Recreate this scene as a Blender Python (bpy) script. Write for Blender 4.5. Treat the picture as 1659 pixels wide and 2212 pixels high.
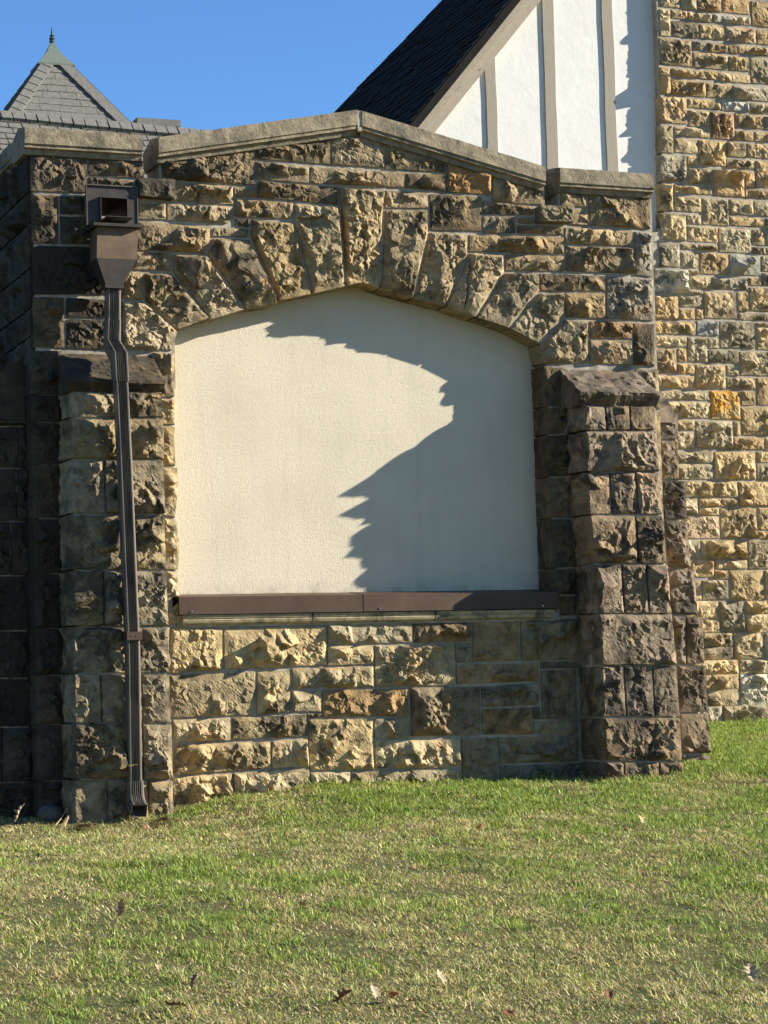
import bpy, math, random
import numpy as np
from mathutils import Vector, Matrix

for o in list(bpy.data.objects): bpy.data.objects.remove(o, do_unlink=True)
SC = bpy.context.scene
COL = SC.collection
rad = math.radians

# ------------------------------------------------------------------ camera
YAW, PITCH, ROLL = rad(21.4), rad(4.2), rad(-1.6)
CAM = Vector((0.0, -12.8625, 0.6277))
fw = Vector((math.sin(YAW)*math.cos(PITCH), math.cos(YAW)*math.cos(PITCH), math.sin(PITCH)))
rt = Vector((math.cos(YAW), -math.sin(YAW), 0.0)); up = rt.cross(fw)
r2 = rt*math.cos(ROLL)+up*math.sin(ROLL); u2 = up*math.cos(ROLL)-rt*math.sin(ROLL)
cd = bpy.data.cameras.new('camera'); cam = bpy.data.objects.new('camera', cd); COL.objects.link(cam)
cam.matrix_world = Matrix(((r2.x,u2.x,-fw.x,CAM.x),(r2.y,u2.y,-fw.y,CAM.y),(r2.z,u2.z,-fw.z,CAM.z),(0,0,0,1)))
cd.sensor_fit = 'VERTICAL'; cd.sensor_height = 24; cd.sensor_width = 18; cd.lens = 4900/2212*24
cd.clip_start = .1; cd.clip_end = 2000
SC.camera = cam
SC.render.resolution_x, SC.render.resolution_y = 768, 1024

# ------------------------------------------------------------------ light
SUN_AZ, SUN_EL = 72.0, 22.0          # azimuth to the right of the wall's normal
sd = Vector((math.sin(rad(SUN_AZ))*math.cos(rad(SUN_EL)), -math.cos(rad(SUN_AZ))*math.cos(rad(SUN_EL)), math.sin(rad(SUN_EL))))
world = bpy.data.worlds.new('World'); SC.world = world; world.use_nodes = True
wt = world.node_tree; wt.nodes.clear()
sky = wt.nodes.new('ShaderNodeTexSky'); sky.sky_type = 'NISHITA'; sky.sun_disc = False
sky.sun_elevation = rad(SUN_EL); sky.sun_rotation = math.atan2(sd.x, sd.y)
sky.altitude = 300; sky.air_density = 1.0; sky.dust_density = .0; sky.ozone_density = 8.0
bg = wt.nodes.new('ShaderNodeBackground'); bg.inputs[1].default_value = 0.074
wo = wt.nodes.new('ShaderNodeOutputWorld')
wt.links.new(sky.outputs[0], bg.inputs[0]); wt.links.new(bg.outputs[0], wo.inputs[0])
ld = bpy.data.lights.new('sun', 'SUN'); ld.energy = 5.0; ld.angle = rad(.5); ld.color = (1, .95, .85)
sun = bpy.data.objects.new('sun', ld); COL.objects.link(sun); sun.location = (12, -12, 12)
sun.rotation_euler = sd.to_track_quat('Z', 'Y').to_euler()
vs = SC.view_settings; vs.view_transform = 'Standard'; vs.look = 'None'; vs.gamma = 1; vs.use_curve_mapping = False
vs.exposure = 1.5
SC.render.engine = 'CYCLES'

# ------------------------------------------------------------------ helpers
def tag(o, label=None, cat=None, group=None, kind=None):
    if label: o['label'] = label
    if cat: o['category'] = cat
    if group: o['group'] = group
    if kind: o['kind'] = kind
    return o
def empty(name, loc, label, cat, group=None):
    o = bpy.data.objects.new(name, None); COL.objects.link(o); o.location = loc; o.empty_display_size = .1
    return tag(o, label, cat, group)
def put(o, parent):
    if parent is not None:
        o.parent = parent
        if parent.type == 'EMPTY': o.matrix_parent_inverse = Matrix.Translation(-Vector(parent.location))
    return o
def mk(name, V, Fc, mat, parent=None, smooth=False, center=False):
    V = np.asarray(V, dtype=float)
    c = np.zeros(3)
    if center: c = (V.min(0)+V.max(0))/2; V = V-c
    me = bpy.data.meshes.new(name)
    me.from_pydata(V.tolist(), [], Fc if isinstance(Fc, list) else Fc.tolist())
    me.materials.append(mat); me.update()
    if smooth: me.polygons.foreach_set('use_smooth', [True]*len(me.polygons))
    o = bpy.data.objects.new(name, me); COL.objects.link(o); o.location = c.tolist()
    return put(o, parent)
class MB:
    def __init__(s): s.v = []; s.f = []
    def add(s, V, Fc):
        n = len(s.v); s.v += [tuple(p) for p in V]; s.f += [tuple(i+n for i in q) for q in Fc]; return s
    def box(s, a, b):
        (x0,y0,z0),(x1,y1,z1) = a, b
        return s.add([(x0,y0,z0),(x1,y0,z0),(x1,y1,z0),(x0,y1,z0),(x0,y0,z1),(x1,y0,z1),(x1,y1,z1),(x0,y1,z1)],
              [(0,3,2,1),(4,5,6,7),(0,1,5,4),(1,2,6,5),(2,3,7,6),(3,0,4,7)])
    def hexa(s, P):   # 8 points: bottom ring 0-3, top ring 4-7
        return s.add(P, [(0,3,2,1),(4,5,6,7),(0,1,5,4),(1,2,6,5),(2,3,7,6),(3,0,4,7)])
    def build(s, name, mat, parent=None, smooth=False, center=False): return mk(name, s.v, s.f, mat, parent, smooth, center)
def bevel(o, w=.003, seg=2):
    m = o.modifiers.new('bevel', 'BEVEL'); m.width = w; m.segments = seg; m.limit_method = 'ANGLE'; return o

def _h(ix, iy, s):
    n = (ix.astype(np.int64)*374761393 + iy.astype(np.int64)*668265263 + int(s)*1274126177) & 0xffffffff
    n = ((n ^ (n >> 13))*1274126177) & 0xffffffff
    return ((n ^ (n >> 16)) & 0xffff)/65535.0
def vn(x, y, s=0):
    x = np.asarray(x, float); y = np.asarray(y, float)
    ix = np.floor(x); iy = np.floor(y); fx = x-ix; fy = y-iy
    fx = fx*fx*(3-2*fx); fy = fy*fy*(3-2*fy)
    a = _h(ix,iy,s); b = _h(ix+1,iy,s); c = _h(ix,iy+1,s); d = _h(ix+1,iy+1,s)
    return (a+(b-a)*fx)*(1-fy)+(c+(d-c)*fx)*fy
def fbm(x, y, s=0, o=4):
    t = 0; a = .5; f = 1.
    for i in range(o): t = t+a*vn(x*f+7.3*i, y*f-3.1*i, s+i*17); a *= .5; f *= 2.03
    return t
def ridge(x, y, s=0, o=4):
    t = 0; a = .5; f = 1.
    for i in range(o): t = t+a*(1-np.abs(2*vn(x*f+5.7*i, y*f+1.9*i, s+i*31)-1)); a *= .5; f *= 2.1
    return t

# ------------------------------------------------------------------ materials
def N(nt, typ, **kw):
    n = nt.nodes.new(typ)
    for k, v in kw.items():
        if k == 'i':
            for kk, vv in v.items(): n.inputs[kk].default_value = vv
        else: setattr(n, k, v)
    return n
def base_mat(name, rough=.9, spec=.2, metal=0):
    m = bpy.data.materials.new(name); m.use_nodes = True; nt = m.node_tree
    b = nt.nodes['Principled BSDF']; b.inputs['Roughness'].default_value = rough
    b.inputs['Specular IOR Level'].default_value = spec; b.inputs['Metallic'].default_value = metal
    return m, nt, b
def pos(nt, scale=(1,1,1)):
    g = N(nt, 'ShaderNodeNewGeometry')
    if tuple(scale) == (1,1,1): return g.outputs['Position']
    mp = N(nt, 'ShaderNodeMapping'); mp.inputs['Scale'].default_value = scale
    nt.links.new(g.outputs['Position'], mp.inputs['Vector']); return mp.outputs[0]
def noise(nt, vec, scale, detail=5, rough=.6, dist=0):
    n = N(nt, 'ShaderNodeTexNoise', i={'Scale':scale,'Detail':detail,'Roughness':rough,'Distortion':dist})
    nt.links.new(vec, n.inputs['Vector']); return n.outputs['Fac']
def ramp(nt, fac, stops):
    r = N(nt, 'ShaderNodeValToRGB'); nt.links.new(fac, r.inputs[0])
    e = r.color_ramp.elements
    while len(e) < len(stops): e.new(.5)
    for q, (p, c) in zip(e, stops):
        q.position = p; q.color = (c, c, c, 1) if not hasattr(c, '__len__') else (*c, 1)
    return r.outputs[0]
def mix(nt, fac, a, b, mode='MIX'):
    m = N(nt, 'ShaderNodeMix', data_type='RGBA', blend_type=mode)
    for sock, v in ((m.inputs[0], fac), (m.inputs[6], a), (m.inputs[7], b)):
        if hasattr(v, 'is_linked'): nt.links.new(v, sock)
        elif hasattr(v, '__len__'): sock.default_value = (*v, 1) if len(v) == 3 else v
        else: sock.default_value = v
    return m.outputs[2]
def mth(nt, op, a, b=None):
    m = N(nt, 'ShaderNodeMath', operation=op)
    for i, v in enumerate((a, b)):
        if v is None: continue
        if hasattr(v, 'is_linked'): nt.links.new(v, m.inputs[i])
        else: m.inputs[i].default_value = v
    return m.outputs[0]
def bump(nt, bsdf, h, strength=.5, dist=.01, prev=None):
    b = N(nt, 'ShaderNodeBump', i={'Strength':strength,'Distance':dist}); nt.links.new(h, b.inputs['Height'])
    if prev is not None: nt.links.new(prev, b.inputs['Normal'])
    nt.links.new(b.outputs[0], bsdf.inputs['Normal']); return b.outputs[0]

def stone_mat(name='rock_faced_sandstone', lichen=False):
    m, nt, b = base_mat(name, .92, .15)
    p = pos(nt); oi = N(nt, 'ShaderNodeObjectInfo')
    n1 = noise(nt, p, 9, 6, .65, .4); n2 = noise(nt, p, 55, 5, .7); n3 = noise(nt, p, 4.5, 7, .7, .8); n4 = noise(nt, p, 230, 3, .7)
    pl = pos(nt, (9, 9, 40)); n5 = noise(nt, pl, 1, 4, .6, .5)
    c = mix(nt, 1, oi.outputs['Color'], ramp(nt, n1, [(.25,.5),(.5,.98),(.75,1.45)]), 'MULTIPLY')
    c = mix(nt, 1, c, ramp(nt, n2, [(.2,.68),(.5,1.0),(.8,1.28)]), 'MULTIPLY')
    c = mix(nt, .5, c, ramp(nt, n5, [(.3,.78),(.6,1.15)]), 'MULTIPLY')
    iron = ramp(nt, noise(nt, p, 3.1, 5, .6, 1.0), [(.56,0),(.72,1)])
    c = mix(nt, mth(nt,'MULTIPLY',iron,.45), c, mix(nt, 1, c, (1.35,.88,.5), 'MULTIPLY'))
    thr = mth(nt, 'SUBTRACT', mth(nt, 'ADD', n3, mth(nt,'MULTIPLY',oi.outputs['Alpha'],.42)), .62)
    crust = ramp(nt, mth(nt,'MULTIPLY',mth(nt,'ADD',thr,mth(nt,'MULTIPLY',mth(nt,'SUBTRACT',n2,.5),.25)),6), [(0,0),(1,1)])
    c = mix(nt, mth(nt,'MULTIPLY',crust,.85), c, (.032,.026,.019))
    c = mix(nt, mth(nt,'MULTIPLY',ramp(nt, n4, [(.6,0),(.75,1)]),.28), c, (.52,.48,.38))
    if lichen: c = mix(nt, ramp(nt, mth(nt,'ADD',noise(nt, p, 8, 5, .65, .6),mth(nt,'MULTIPLY',n4,.15)), [(.50,0),(.62,.95)]), c, ramp(nt, n2, [(.3,(.30,.12,.012)),(.7,(.62,.30,.03))]))
    nt.links.new(c, b.inputs['Base Color'])
    h = mth(nt,'ADD', mth(nt,'MULTIPLY',n2,1.0), mth(nt,'MULTIPLY',n4,.3))
    bump(nt, b, h, .6, .005)
    return m
def simple_mat(name, col, var=.3, scale=20, rough=.9, spec=.2, bsc=80, bst=.4, bd=.004, stretch=(1,1,1), metal=0, dark=None, darkt=(.6,.75), dsc=4):
    m, nt, b = base_mat(name, rough, spec, metal)
    p = pos(nt, stretch); n1 = noise(nt, p, scale, 6, .65); n2 = noise(nt, p, bsc, 4, .7)
    c = mix(nt, 1, col, ramp(nt, n1, [(.25,1-var),(.75,1+var)]), 'MULTIPLY')
    if dark is not None:
        d = ramp(nt, noise(nt, p, dsc, 6, .7, .5), [(darkt[0],0),(darkt[1],1)])
        c = mix(nt, d, c, dark)
    nt.links.new(c, b.inputs['Base Color'])
    if bst: bump(nt, b, n2, bst, bd)
    return m
M = {}
M['stone'] = stone_mat(); M['lichen'] = stone_mat('lichen_spotted_sandstone', True)
M['mortar'] = simple_mat('lime_mortar', (.32,.275,.205), .3, 14, bsc=110, bst=.6, bd=.004, dark=(.12,.10,.075), darkt=(.5,.7), dsc=3)
M['coping'] = simple_mat('weathered_coping_stone', (.228,.183,.118), .4, 22, bsc=70, bst=.8, bd=.006, dark=(.075,.062,.043), darkt=(.48,.70), dsc=9)
def stucco_mat():
    m, nt, b = base_mat('cream_stucco', .95, .1); p = pos(nt)
    n1 = noise(nt, p, 2.2, 5, .6); n2 = noise(nt, p, 190, 4, .7); n3 = noise(nt, p, 45, 3, .6)
    c = mix(nt, 1, (.555,.48,.355), ramp(nt, n1, [(.3,.93),(.7,1.06)]), 'MULTIPLY')
    st = noise(nt, pos(nt, (16,1,1.1)), 1, 5, .6)                       # faint rain streaks
    c = mix(nt, mth(nt,'MULTIPLY',ramp(nt, st, [(.52,0),(.78,1)]),.16), c, (.27,.235,.18))
    sx = N(nt,'ShaderNodeSeparateXYZ'); nt.links.new(p, sx.inputs[0])       # splash dirt along the sill
    zb = mth(nt,'SUBTRACT',1, mth(nt,'MULTIPLY',mth(nt,'SUBTRACT',sx.outputs[2],1.15),11)); zb = mth(nt,'MAXIMUM',zb,0)
    dirt = mth(nt,'MULTIPLY',zb,ramp(nt, noise(nt, pos(nt,(7,1,5)), 1, 5, .7), [(.42,0),(.7,1)]))
    c = mix(nt, mth(nt,'MULTIPLY',dirt,.6), c, (.13,.115,.09))
    spot = ramp(nt, noise(nt, p, 7, 2, .4), [(.80,0),(.82,1)]); c = mix(nt, mth(nt,'MULTIPLY',spot,.4), c, (.25,.22,.17))
    nt.links.new(c, b.inputs['Base Color']); bump(nt, b, mth(nt,'ADD',n2,mth(nt,'MULTIPLY',n3,.5)), 1.0, .0045); return m
M['stucco'] = stucco_mat()
M['white'] = simple_mat('white_stucco', (.585,.565,.505), .05, 4, bsc=9, bst=.25, bd=.012, rough=.9, dark=(.47,.455,.41), darkt=(.6,.85), dsc=5)
M['timber'] = simple_mat('taupe_painted_timber', (.25,.212,.158), .12, 8, stretch=(30,30,2), bsc=5, bst=.5, bd=.004, rough=.7, dark=(.12,.085,.05), darkt=(.64,.68), dsc=4)
M['rake'] = simple_mat('taupe_painted_board', (.275,.232,.168), .15, 30, bsc=60, bst=.4, bd=.003, rough=.7, dark=(.15,.11,.07), darkt=(.63,.70), dsc=14)
M['darkslate'] = simple_mat('dark_slate', (.013,.012,.011), .5, 9, bsc=40, bst=.4, rough=.9, spec=.08)
M['slate'] = simple_mat('grey_slate', (.13,.122,.10), .35, 7, stretch=(4,4,1), bsc=60, bst=.4, rough=.75, spec=.3)
M['copper'] = simple_mat('green_copper', (.115,.135,.105), .35, 12, stretch=(6,6,1), bsc=30, bst=.3, rough=.7, dark=(.05,.06,.05), darkt=(.55,.7), dsc=6)
M['bronze'] = simple_mat('dark_bronze_sheet', (.040,.030,.021), .4, 14, bsc=25, bst=.15, bd=.003, rough=.5, spec=.28, dark=(.10,.085,.06), darkt=(.62,.75), dsc=16)
M['head'] = simple_mat('brown_copper_sheet', (.125,.080,.046), .35, 9, bsc=20, bst=.2, bd=.004, rough=.55, spec=.25, dark=(.035,.03,.022), darkt=(.56,.68), dsc=9)
M['pipe'] = simple_mat('weathered_fluted_metal', (.125,.10,.073), .3, 5, stretch=(8,8,1), bsc=60, bst=.1, bd=.002, rough=.5, spec=.22, dark=(.035,.034,.031), darkt=(.46,.66), dsc=3)
M['flash'] = simple_mat('brown_painted_metal', (.070,.042,.027), .2, 6, bsc=4, bst=.25, bd=.01, rough=.5, spec=.18)
M['sillst'] = simple_mat('buff_sill_stone', (.33,.265,.155), .3, 20, bsc=60, bst=.5, dark=(.09,.085,.055), darkt=(.5,.65), dsc=8)
M['iron'] = simple_mat('dark_finial_metal', (.05,.055,.045), .3, 20, bst=0, rough=.6)
M['black'] = simple_mat('dark_void', (.01,.01,.01), .1, 5, bst=0)
M['screw'] = simple_mat('zinc_screw', (.5,.5,.5), .1, 20, bst=0, rough=.3, metal=1)
M['rockgrey'] = simple_mat('loose_grey_stone', (.09,.08,.065), .4, 18, bsc=60, bst=.8, bd=.006)

# ---- measured stone outlines in millimetres on their wall planes (x,z), clockwise from top left
WD=[
('K',[3509,3619,3751,3625,3746,3496,3516,3500]),('u',[3672,3752,4264,3854,4264,3620,3681,3622]),('u',[3754,3622,4128,3613,4127,3494,3749,3494]),
('u',[4128,3611,4275,3614,4278,3548,4128,3543]),('u',[3523,3475,3707,3489,3705,3381,3521,3377]),
('u',[3707,3489,4127,3493,4128,3411,4084,3374,3705,3380],(0,1,3,4)),('u',[4130,3541,4512,3534,4502,3422,4128,3419]),
('u',[4129,3420,4241,3425,4222,3361,4128,3363]),('u',[3997,3357,4222,3360,4211,3297,3984,3297]),
('u',[3521,3375,3980,3358,3973,3242,3941,3188,3517,3191],(0,1,3,4)),('u',[3498,3191,3733,3192,3728,3076,3495,3072]),
('v',[3416,2892,3557,2894,3764,2721,3734,2594,3414,2595],(0,1,3,4)),('v',[3560,3066,3732,3069,3970,2801,3765,2719,3557,2892],(0,1,2,4)),
('u',[3452,3069,3561,3068,3558,2894,3416,2895]),('v',[3735,3188,3941,3186,4189,2856,3966,2788,3732,3069],(0,1,2,4)),
('v',[3986,3296,4222,3295,4399,2896,4189,2856,3947,3186,3974,3237],(0,1,2,3)),('v',[4234,3421,4502,3412,4615,2965,4399,2916,4222,3308],(0,1,2,3)),
('v',[4507,3531,4796,3528,4833,3020,4615,2965,4502,3412],(0,1,2,3)),('v',[4800,3645,5106,3642,5055,3013,4946,3047,4833,3020],(0,1,2,4)),
('v',[5102,3523,5398,3536,5395,3386,5279,2961,5055,3014],(0,1,3,4)),('u',[5106,3642,5398,3643,5398,3536,5102,3523]),
('v',[5396,3397,5663,3392,5655,3258,5491,2917,5279,2961,5395,3386],(0,1,3,4)),
('v',[5658,3277,5905,3279,5904,3152,5696,2856,5491,2917,5655,3258],(0,1,3,4)),('v',[5905,3160,6140,3165,6142,3041,5919,2797,5694,2859],(0,1,3,4)),
('v',[6143,3043,6313,3046,6310,2879,6118,2707,5919,2797],(0,1,3,4)),('v',[6311,2876,6481,2873,6471,2588,6148,2577,6118,2704],(0,1,2,3)),
('u',[4267,3860,4759,3957,4755,3775,4265,3780]),('u',[4760,3957,4913,3987,5116,3954,5110,3775,4755,3775],(0,2,3,4)),
('u',[5117,3950,5524,3860,5521,3770,5111,3766]),('o',[5526,3851,5838,3787,5829,3644,5519,3646]),('u',[5835,3782,6195,3713,6190,3596,5829,3596]),
('u',[4265,3778,4620,3764,4614,3651,4262,3657]),('u',[4620,3764,5248,3763,5238,3658,4614,3651]),('u',[5248,3760,5523,3766,5518,3650,5238,3656]),
('u',[4279,3656,4804,3645,4795,3527,4273,3545]),('u',[5402,3634,5765,3636,5754,3405,5400,3398]),('u',[5765,3613,6123,3593,6117,3530,5762,3514]),
('u',[5762,3514,5995,3521,5990,3404,5757,3395]),('K',[6127,3589,6377,3597,6369,3482,6119,3472]),('u',[6004,3514,6119,3520,6115,3472,6002,3468]),
('u',[5997,3467,6329,3471,6324,3411,5995,3403]),('u',[5665,3391,6327,3404,6325,3285,5659,3276]),('u',[5911,3280,6325,3283,6323,3175,5905,3165]),
('u',[6307,3702,6499,3706,6495,3598,6303,3596]),('u',[6379,3591,6511,3594,6509,3480,6375,3480]),('u',[6502,3708,6959,3707,6954,3476,6512,3477]),
('u',[6332,3471,6824,3468,6818,3360,6330,3352]),('u',[6331,3350,6821,3359,6820,3178,6326,3176]),('g',[6826,3467,6954,3467,6953,3163,6822,3171]),
('u',[6140,3165,6615,3167,6608,3058,6140,3044]),('g',[6615,3164,6956,3162,6953,2877,6604,2880]),('u',[6316,3046,6608,3058,6604,2880,6311,2878]),
('o',[6485,2872,6795,2871,6791,2757,6480,2750]),('u',[6478,2748,6791,2756,6790,2587,6472,2590]),('u',[6797,2870,6955,2867,6949,2578,6790,2587]),
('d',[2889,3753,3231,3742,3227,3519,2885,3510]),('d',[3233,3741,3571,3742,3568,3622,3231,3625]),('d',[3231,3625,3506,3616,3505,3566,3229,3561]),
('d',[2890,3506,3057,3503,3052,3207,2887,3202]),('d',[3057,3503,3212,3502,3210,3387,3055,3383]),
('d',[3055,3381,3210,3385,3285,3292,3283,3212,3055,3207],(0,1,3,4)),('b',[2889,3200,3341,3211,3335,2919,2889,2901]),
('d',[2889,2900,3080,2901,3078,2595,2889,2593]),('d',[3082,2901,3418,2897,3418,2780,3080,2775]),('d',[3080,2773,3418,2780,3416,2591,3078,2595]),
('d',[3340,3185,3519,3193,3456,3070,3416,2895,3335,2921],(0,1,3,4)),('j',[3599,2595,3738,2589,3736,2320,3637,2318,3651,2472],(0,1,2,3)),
('j',[3643,2316,3740,2316,3743,2203,3731,2157,3642,2157],(0,1,3,4)),('j',[3645,2153,3733,2154,3732,1912,3640,1916]),
('j',[3639,1911,3741,1911,3746,1783,3724,1602,3644,1619],(0,1,3,4)),('j',[3644,1611,3728,1602,3748,1447,3735,1297,3649,1299],(0,1,3,4)),
('j',[3652,1297,3733,1296,3737,1142,3687,1128,3655,1047],(0,1,2,4)),('j',[3656,1043,3733,1127,3733,979,3665,980]),
('l',[3671,965,4000,952,3994,701,3660,689]),('l',[4001,952,4651,958,4649,715,4412,711,3996,703],(0,1,2,4)),
('l',[3662,688,4200,696,4185,432,3659,428]),('l',[4202,694,4414,700,4413,437,4189,429]),('l',[3674,428,4037,430,4035,286,3681,283]),
('l',[4037,430,4511,433,4513,293,4035,286]),('l',[3681,282,4282,281,4278,112,3664,96]),('l',[4282,281,4514,289,4521,113,4278,111]),
('l',[3664,95,4037,102,4046,-117,3671,-117]),('l',[4037,103,4522,110,4524,-115,4046,-117]),('l',[4652,969,5211,964,5207,839,4650,839]),
('l',[4650,839,4952,837,4950,714,4647,710]),('l',[4418,710,4950,712,4949,573,4417,577]),('l',[4953,837,5489,833,5489,569,4949,573]),
('l',[4417,576,4609,574,4606,437,4418,441]),('l',[4507,438,4605,435,4605,403,4508,405]),('lo',[4609,576,5172,569,5169,390,4605,405]),
('l',[4508,404,4935,394,4933,77,4518,88]),('l',[4937,395,5169,390,5172,257,4935,262]),('l',[4938,261,5507,250,5507,69,4935,82]),
('l',[4520,88,4782,81,4781,-62,4520,-61]),('l',[4782,81,5503,69,5503,-83,4781,-62]),('lo',[5210,964,5608,969,5607,834,5209,834]),
('lo',[5606,978,5926,977,5924,711,5597,711]),('lg',[5928,977,6349,977,6347,707,5924,709]),('lg',[5482,839,5601,841,5597,708,5483,707]),
('lo',[5485,707,6054,708,6052,581,5483,573]),('lg',[6054,711,6347,707,6352,655,6057,657]),('lg',[6057,657,6313,657,6307,334,6055,342]),
('lg',[5176,577,5648,568,5647,262,5173,268]),('lg',[5648,568,6052,581,6049,433,5648,430]),('lo',[5648,430,5990,432,5990,252,5647,262]),
('lg',[5990,432,6054,433,6055,344,5991,343]),('lg',[5992,342,6305,336,6306,243,5990,252]),('lg',[5506,254,5750,252,5755,-51,5502,-51]),
('lg',[5750,252,6306,245,6303,72,5755,79]),('lg',[5755,79,5911,78,5908,-58,5755,-51]),('lg',[5911,78,6360,74,6358,-69,5908,-58]),
('s',[2868,2581,3055,2584,3052,2323,2868,2317]),('s',[2868,2322,3052,2323,3051,2161,2869,2156]),('s',[2869,2161,3051,2161,3049,1915,2869,1911]),
('s',[2869,1916,3049,1915,3046,1603,2869,1601]),('s',[2869,1606,3046,1603,3044,1284,2870,1283]),('s',[2870,1288,3044,1284,3041,969,2870,969]),
('s',[2870,975,3041,969,3038,700,2871,702]),('s',[2871,707,3038,700,3036,416,2871,419]),('s',[2871,424,3036,416,3033,94,2872,98]),
('s',[2872,103,3033,94,3031,-204,2872,-199]),('js',[6148,2574,6309,2558,6359,2316,6150,2306]),('js',[6150,2306,6359,2316,6357,2139,6150,2129]),
('js',[6150,2129,6357,2139,6352,1870,6149,1861]),('js',[6149,1861,6352,1870,6346,1607,6150,1600]),('js',[6150,1600,6346,1607,6339,1293,6152,1284]),
('js',[6152,1284,6339,1293,6337,1117,6157,1119]),('js',[6157,1119,6337,1117,6338,989,6156,983]),]
BLD=[
('bl',[3049,2322,3352,2328,3351,2169,3047,2164]),('bm',[3352,2328,3595,2333,3595,2173,3351,2169]),('bl',[3047,2164,3595,2173,3595,1929,3044,1924]),
('bl',[3044,1924,3242,1925,3239,1610,3040,1610]),('bm',[3242,1925,3595,1929,3596,1610,3239,1610]),('bl',[3040,1610,3347,1610,3344,1288,3036,1290]),
('bm',[3347,1610,3596,1610,3597,1285,3344,1288]),('bl',[3036,1290,3214,1289,3211,969,3032,972]),('bm',[3214,1289,3597,1285,3597,962,3211,969]),
('bl',[3032,972,3597,962,3598,691,3029,705]),('bl',[3029,705,3185,701,3182,419,3026,424]),('bm',[3185,701,3428,695,3425,411,3182,419]),
('bm',[3428,695,3598,691,3598,405,3425,411]),('bl',[3026,424,3420,411,3417,94,3022,110]),('bm',[3420,411,3598,405,3599,86,3417,94]),
('bl',[3022,110,3203,103,3201,-198,3018,-189]),('bm',[3203,103,3327,97,3324,-204,3201,-198]),('bm',[3327,97,3446,92,3443,-210,3324,-204]),
('bm',[3446,92,3599,86,3600,-218,3443,-210]),]
BRD=[
('bl',[6301,2295,6455,2297,6456,2135,6301,2133]),('bm',[6455,2297,6625,2300,6626,2137,6456,2135]),('bm',[6625,2300,6803,2304,6804,2140,6626,2137]),
('bl',[6301,2133,6804,2140,6815,1879,6302,1875]),('bl',[6302,1875,6464,1876,6465,1606,6309,1606]),('bm',[6464,1876,6647,1878,6649,1606,6465,1606]),
('bm',[6647,1878,6815,1879,6821,1606,6649,1606]),('bl',[6309,1606,6627,1606,6628,1298,6323,1300]),('bm',[6627,1606,6821,1606,6834,1296,6628,1298]),
('bl',[6323,1300,6509,1299,6511,987,6330,990]),('bm',[6509,1299,6681,1297,6682,985,6511,987]),('bm',[6681,1297,6834,1296,6843,982,6682,985]),
('bl',[6330,990,6843,982,6858,660,6336,673]),('bl',[6336,673,6490,669,6492,349,6333,355]),('bm',[6490,669,6687,664,6688,343,6492,349]),
('bm',[6687,664,6858,660,6866,337,6688,343]),('bl',[6333,355,6866,337,6861,62,6329,83]),('bl',[6329,83,6449,78,6450,-77,6326,-72]),
('bm',[6449,78,6694,69,6695,-88,6450,-77]),('bm',[6694,69,6861,62,6861,-95,6695,-88]),]
SRD=[
('b',[7039,2311,7187,2309,7182,2130,7039,2126]),('b',[7039,2126,7182,2128,7175,1869,7042,1866]),('b',[7042,1866,7226,1864,7224,1607,7054,1605]),
('b',[7054,1605,7224,1602,7239,1290,7066,1292]),('b',[7068,1292,7262,1284,7278,980,7081,985]),('b',[7079,983,7184,980,7176,663,7090,665]),
('b',[7184,980,7309,976,7314,661,7176,663]),('b',[7109,662,7318,659,7326,349,7110,352]),('b',[7112,352,7328,347,7331,80,7115,87]),
('b',[7115,86,7331,79,7330,-27,7116,-19]),]
SLD=[
('b',[2532,2308,2901,2318,2898,2156,2530,2148]),('b',[2530,2148,2819,2154,2815,1909,2526,1904]),('b',[2819,2152,2900,2156,2896,1910,2815,1906]),
('b',[2526,1904,2812,1909,2807,1598,2522,1596]),('b',[2812,1906,2899,1910,2894,1598,2807,1596]),('b',[2522,1596,2775,1598,2770,1284,2517,1284]),
('b',[2775,1596,2898,1598,2892,1283,2770,1281]),('b',[2517,1284,2896,1283,2891,963,2513,967]),('b',[2513,967,2748,965,2744,691,2509,694]),
('b',[2748,963,2895,963,2890,687,2744,688]),('b',[2509,694,2893,687,2889,406,2505,417]),('b',[2505,417,2705,413,2700,95,2500,101]),
('b',[2705,410,2892,406,2887,87,2700,92]),('b',[2500,101,2891,87,2886,-205,2496,-188]),]
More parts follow.
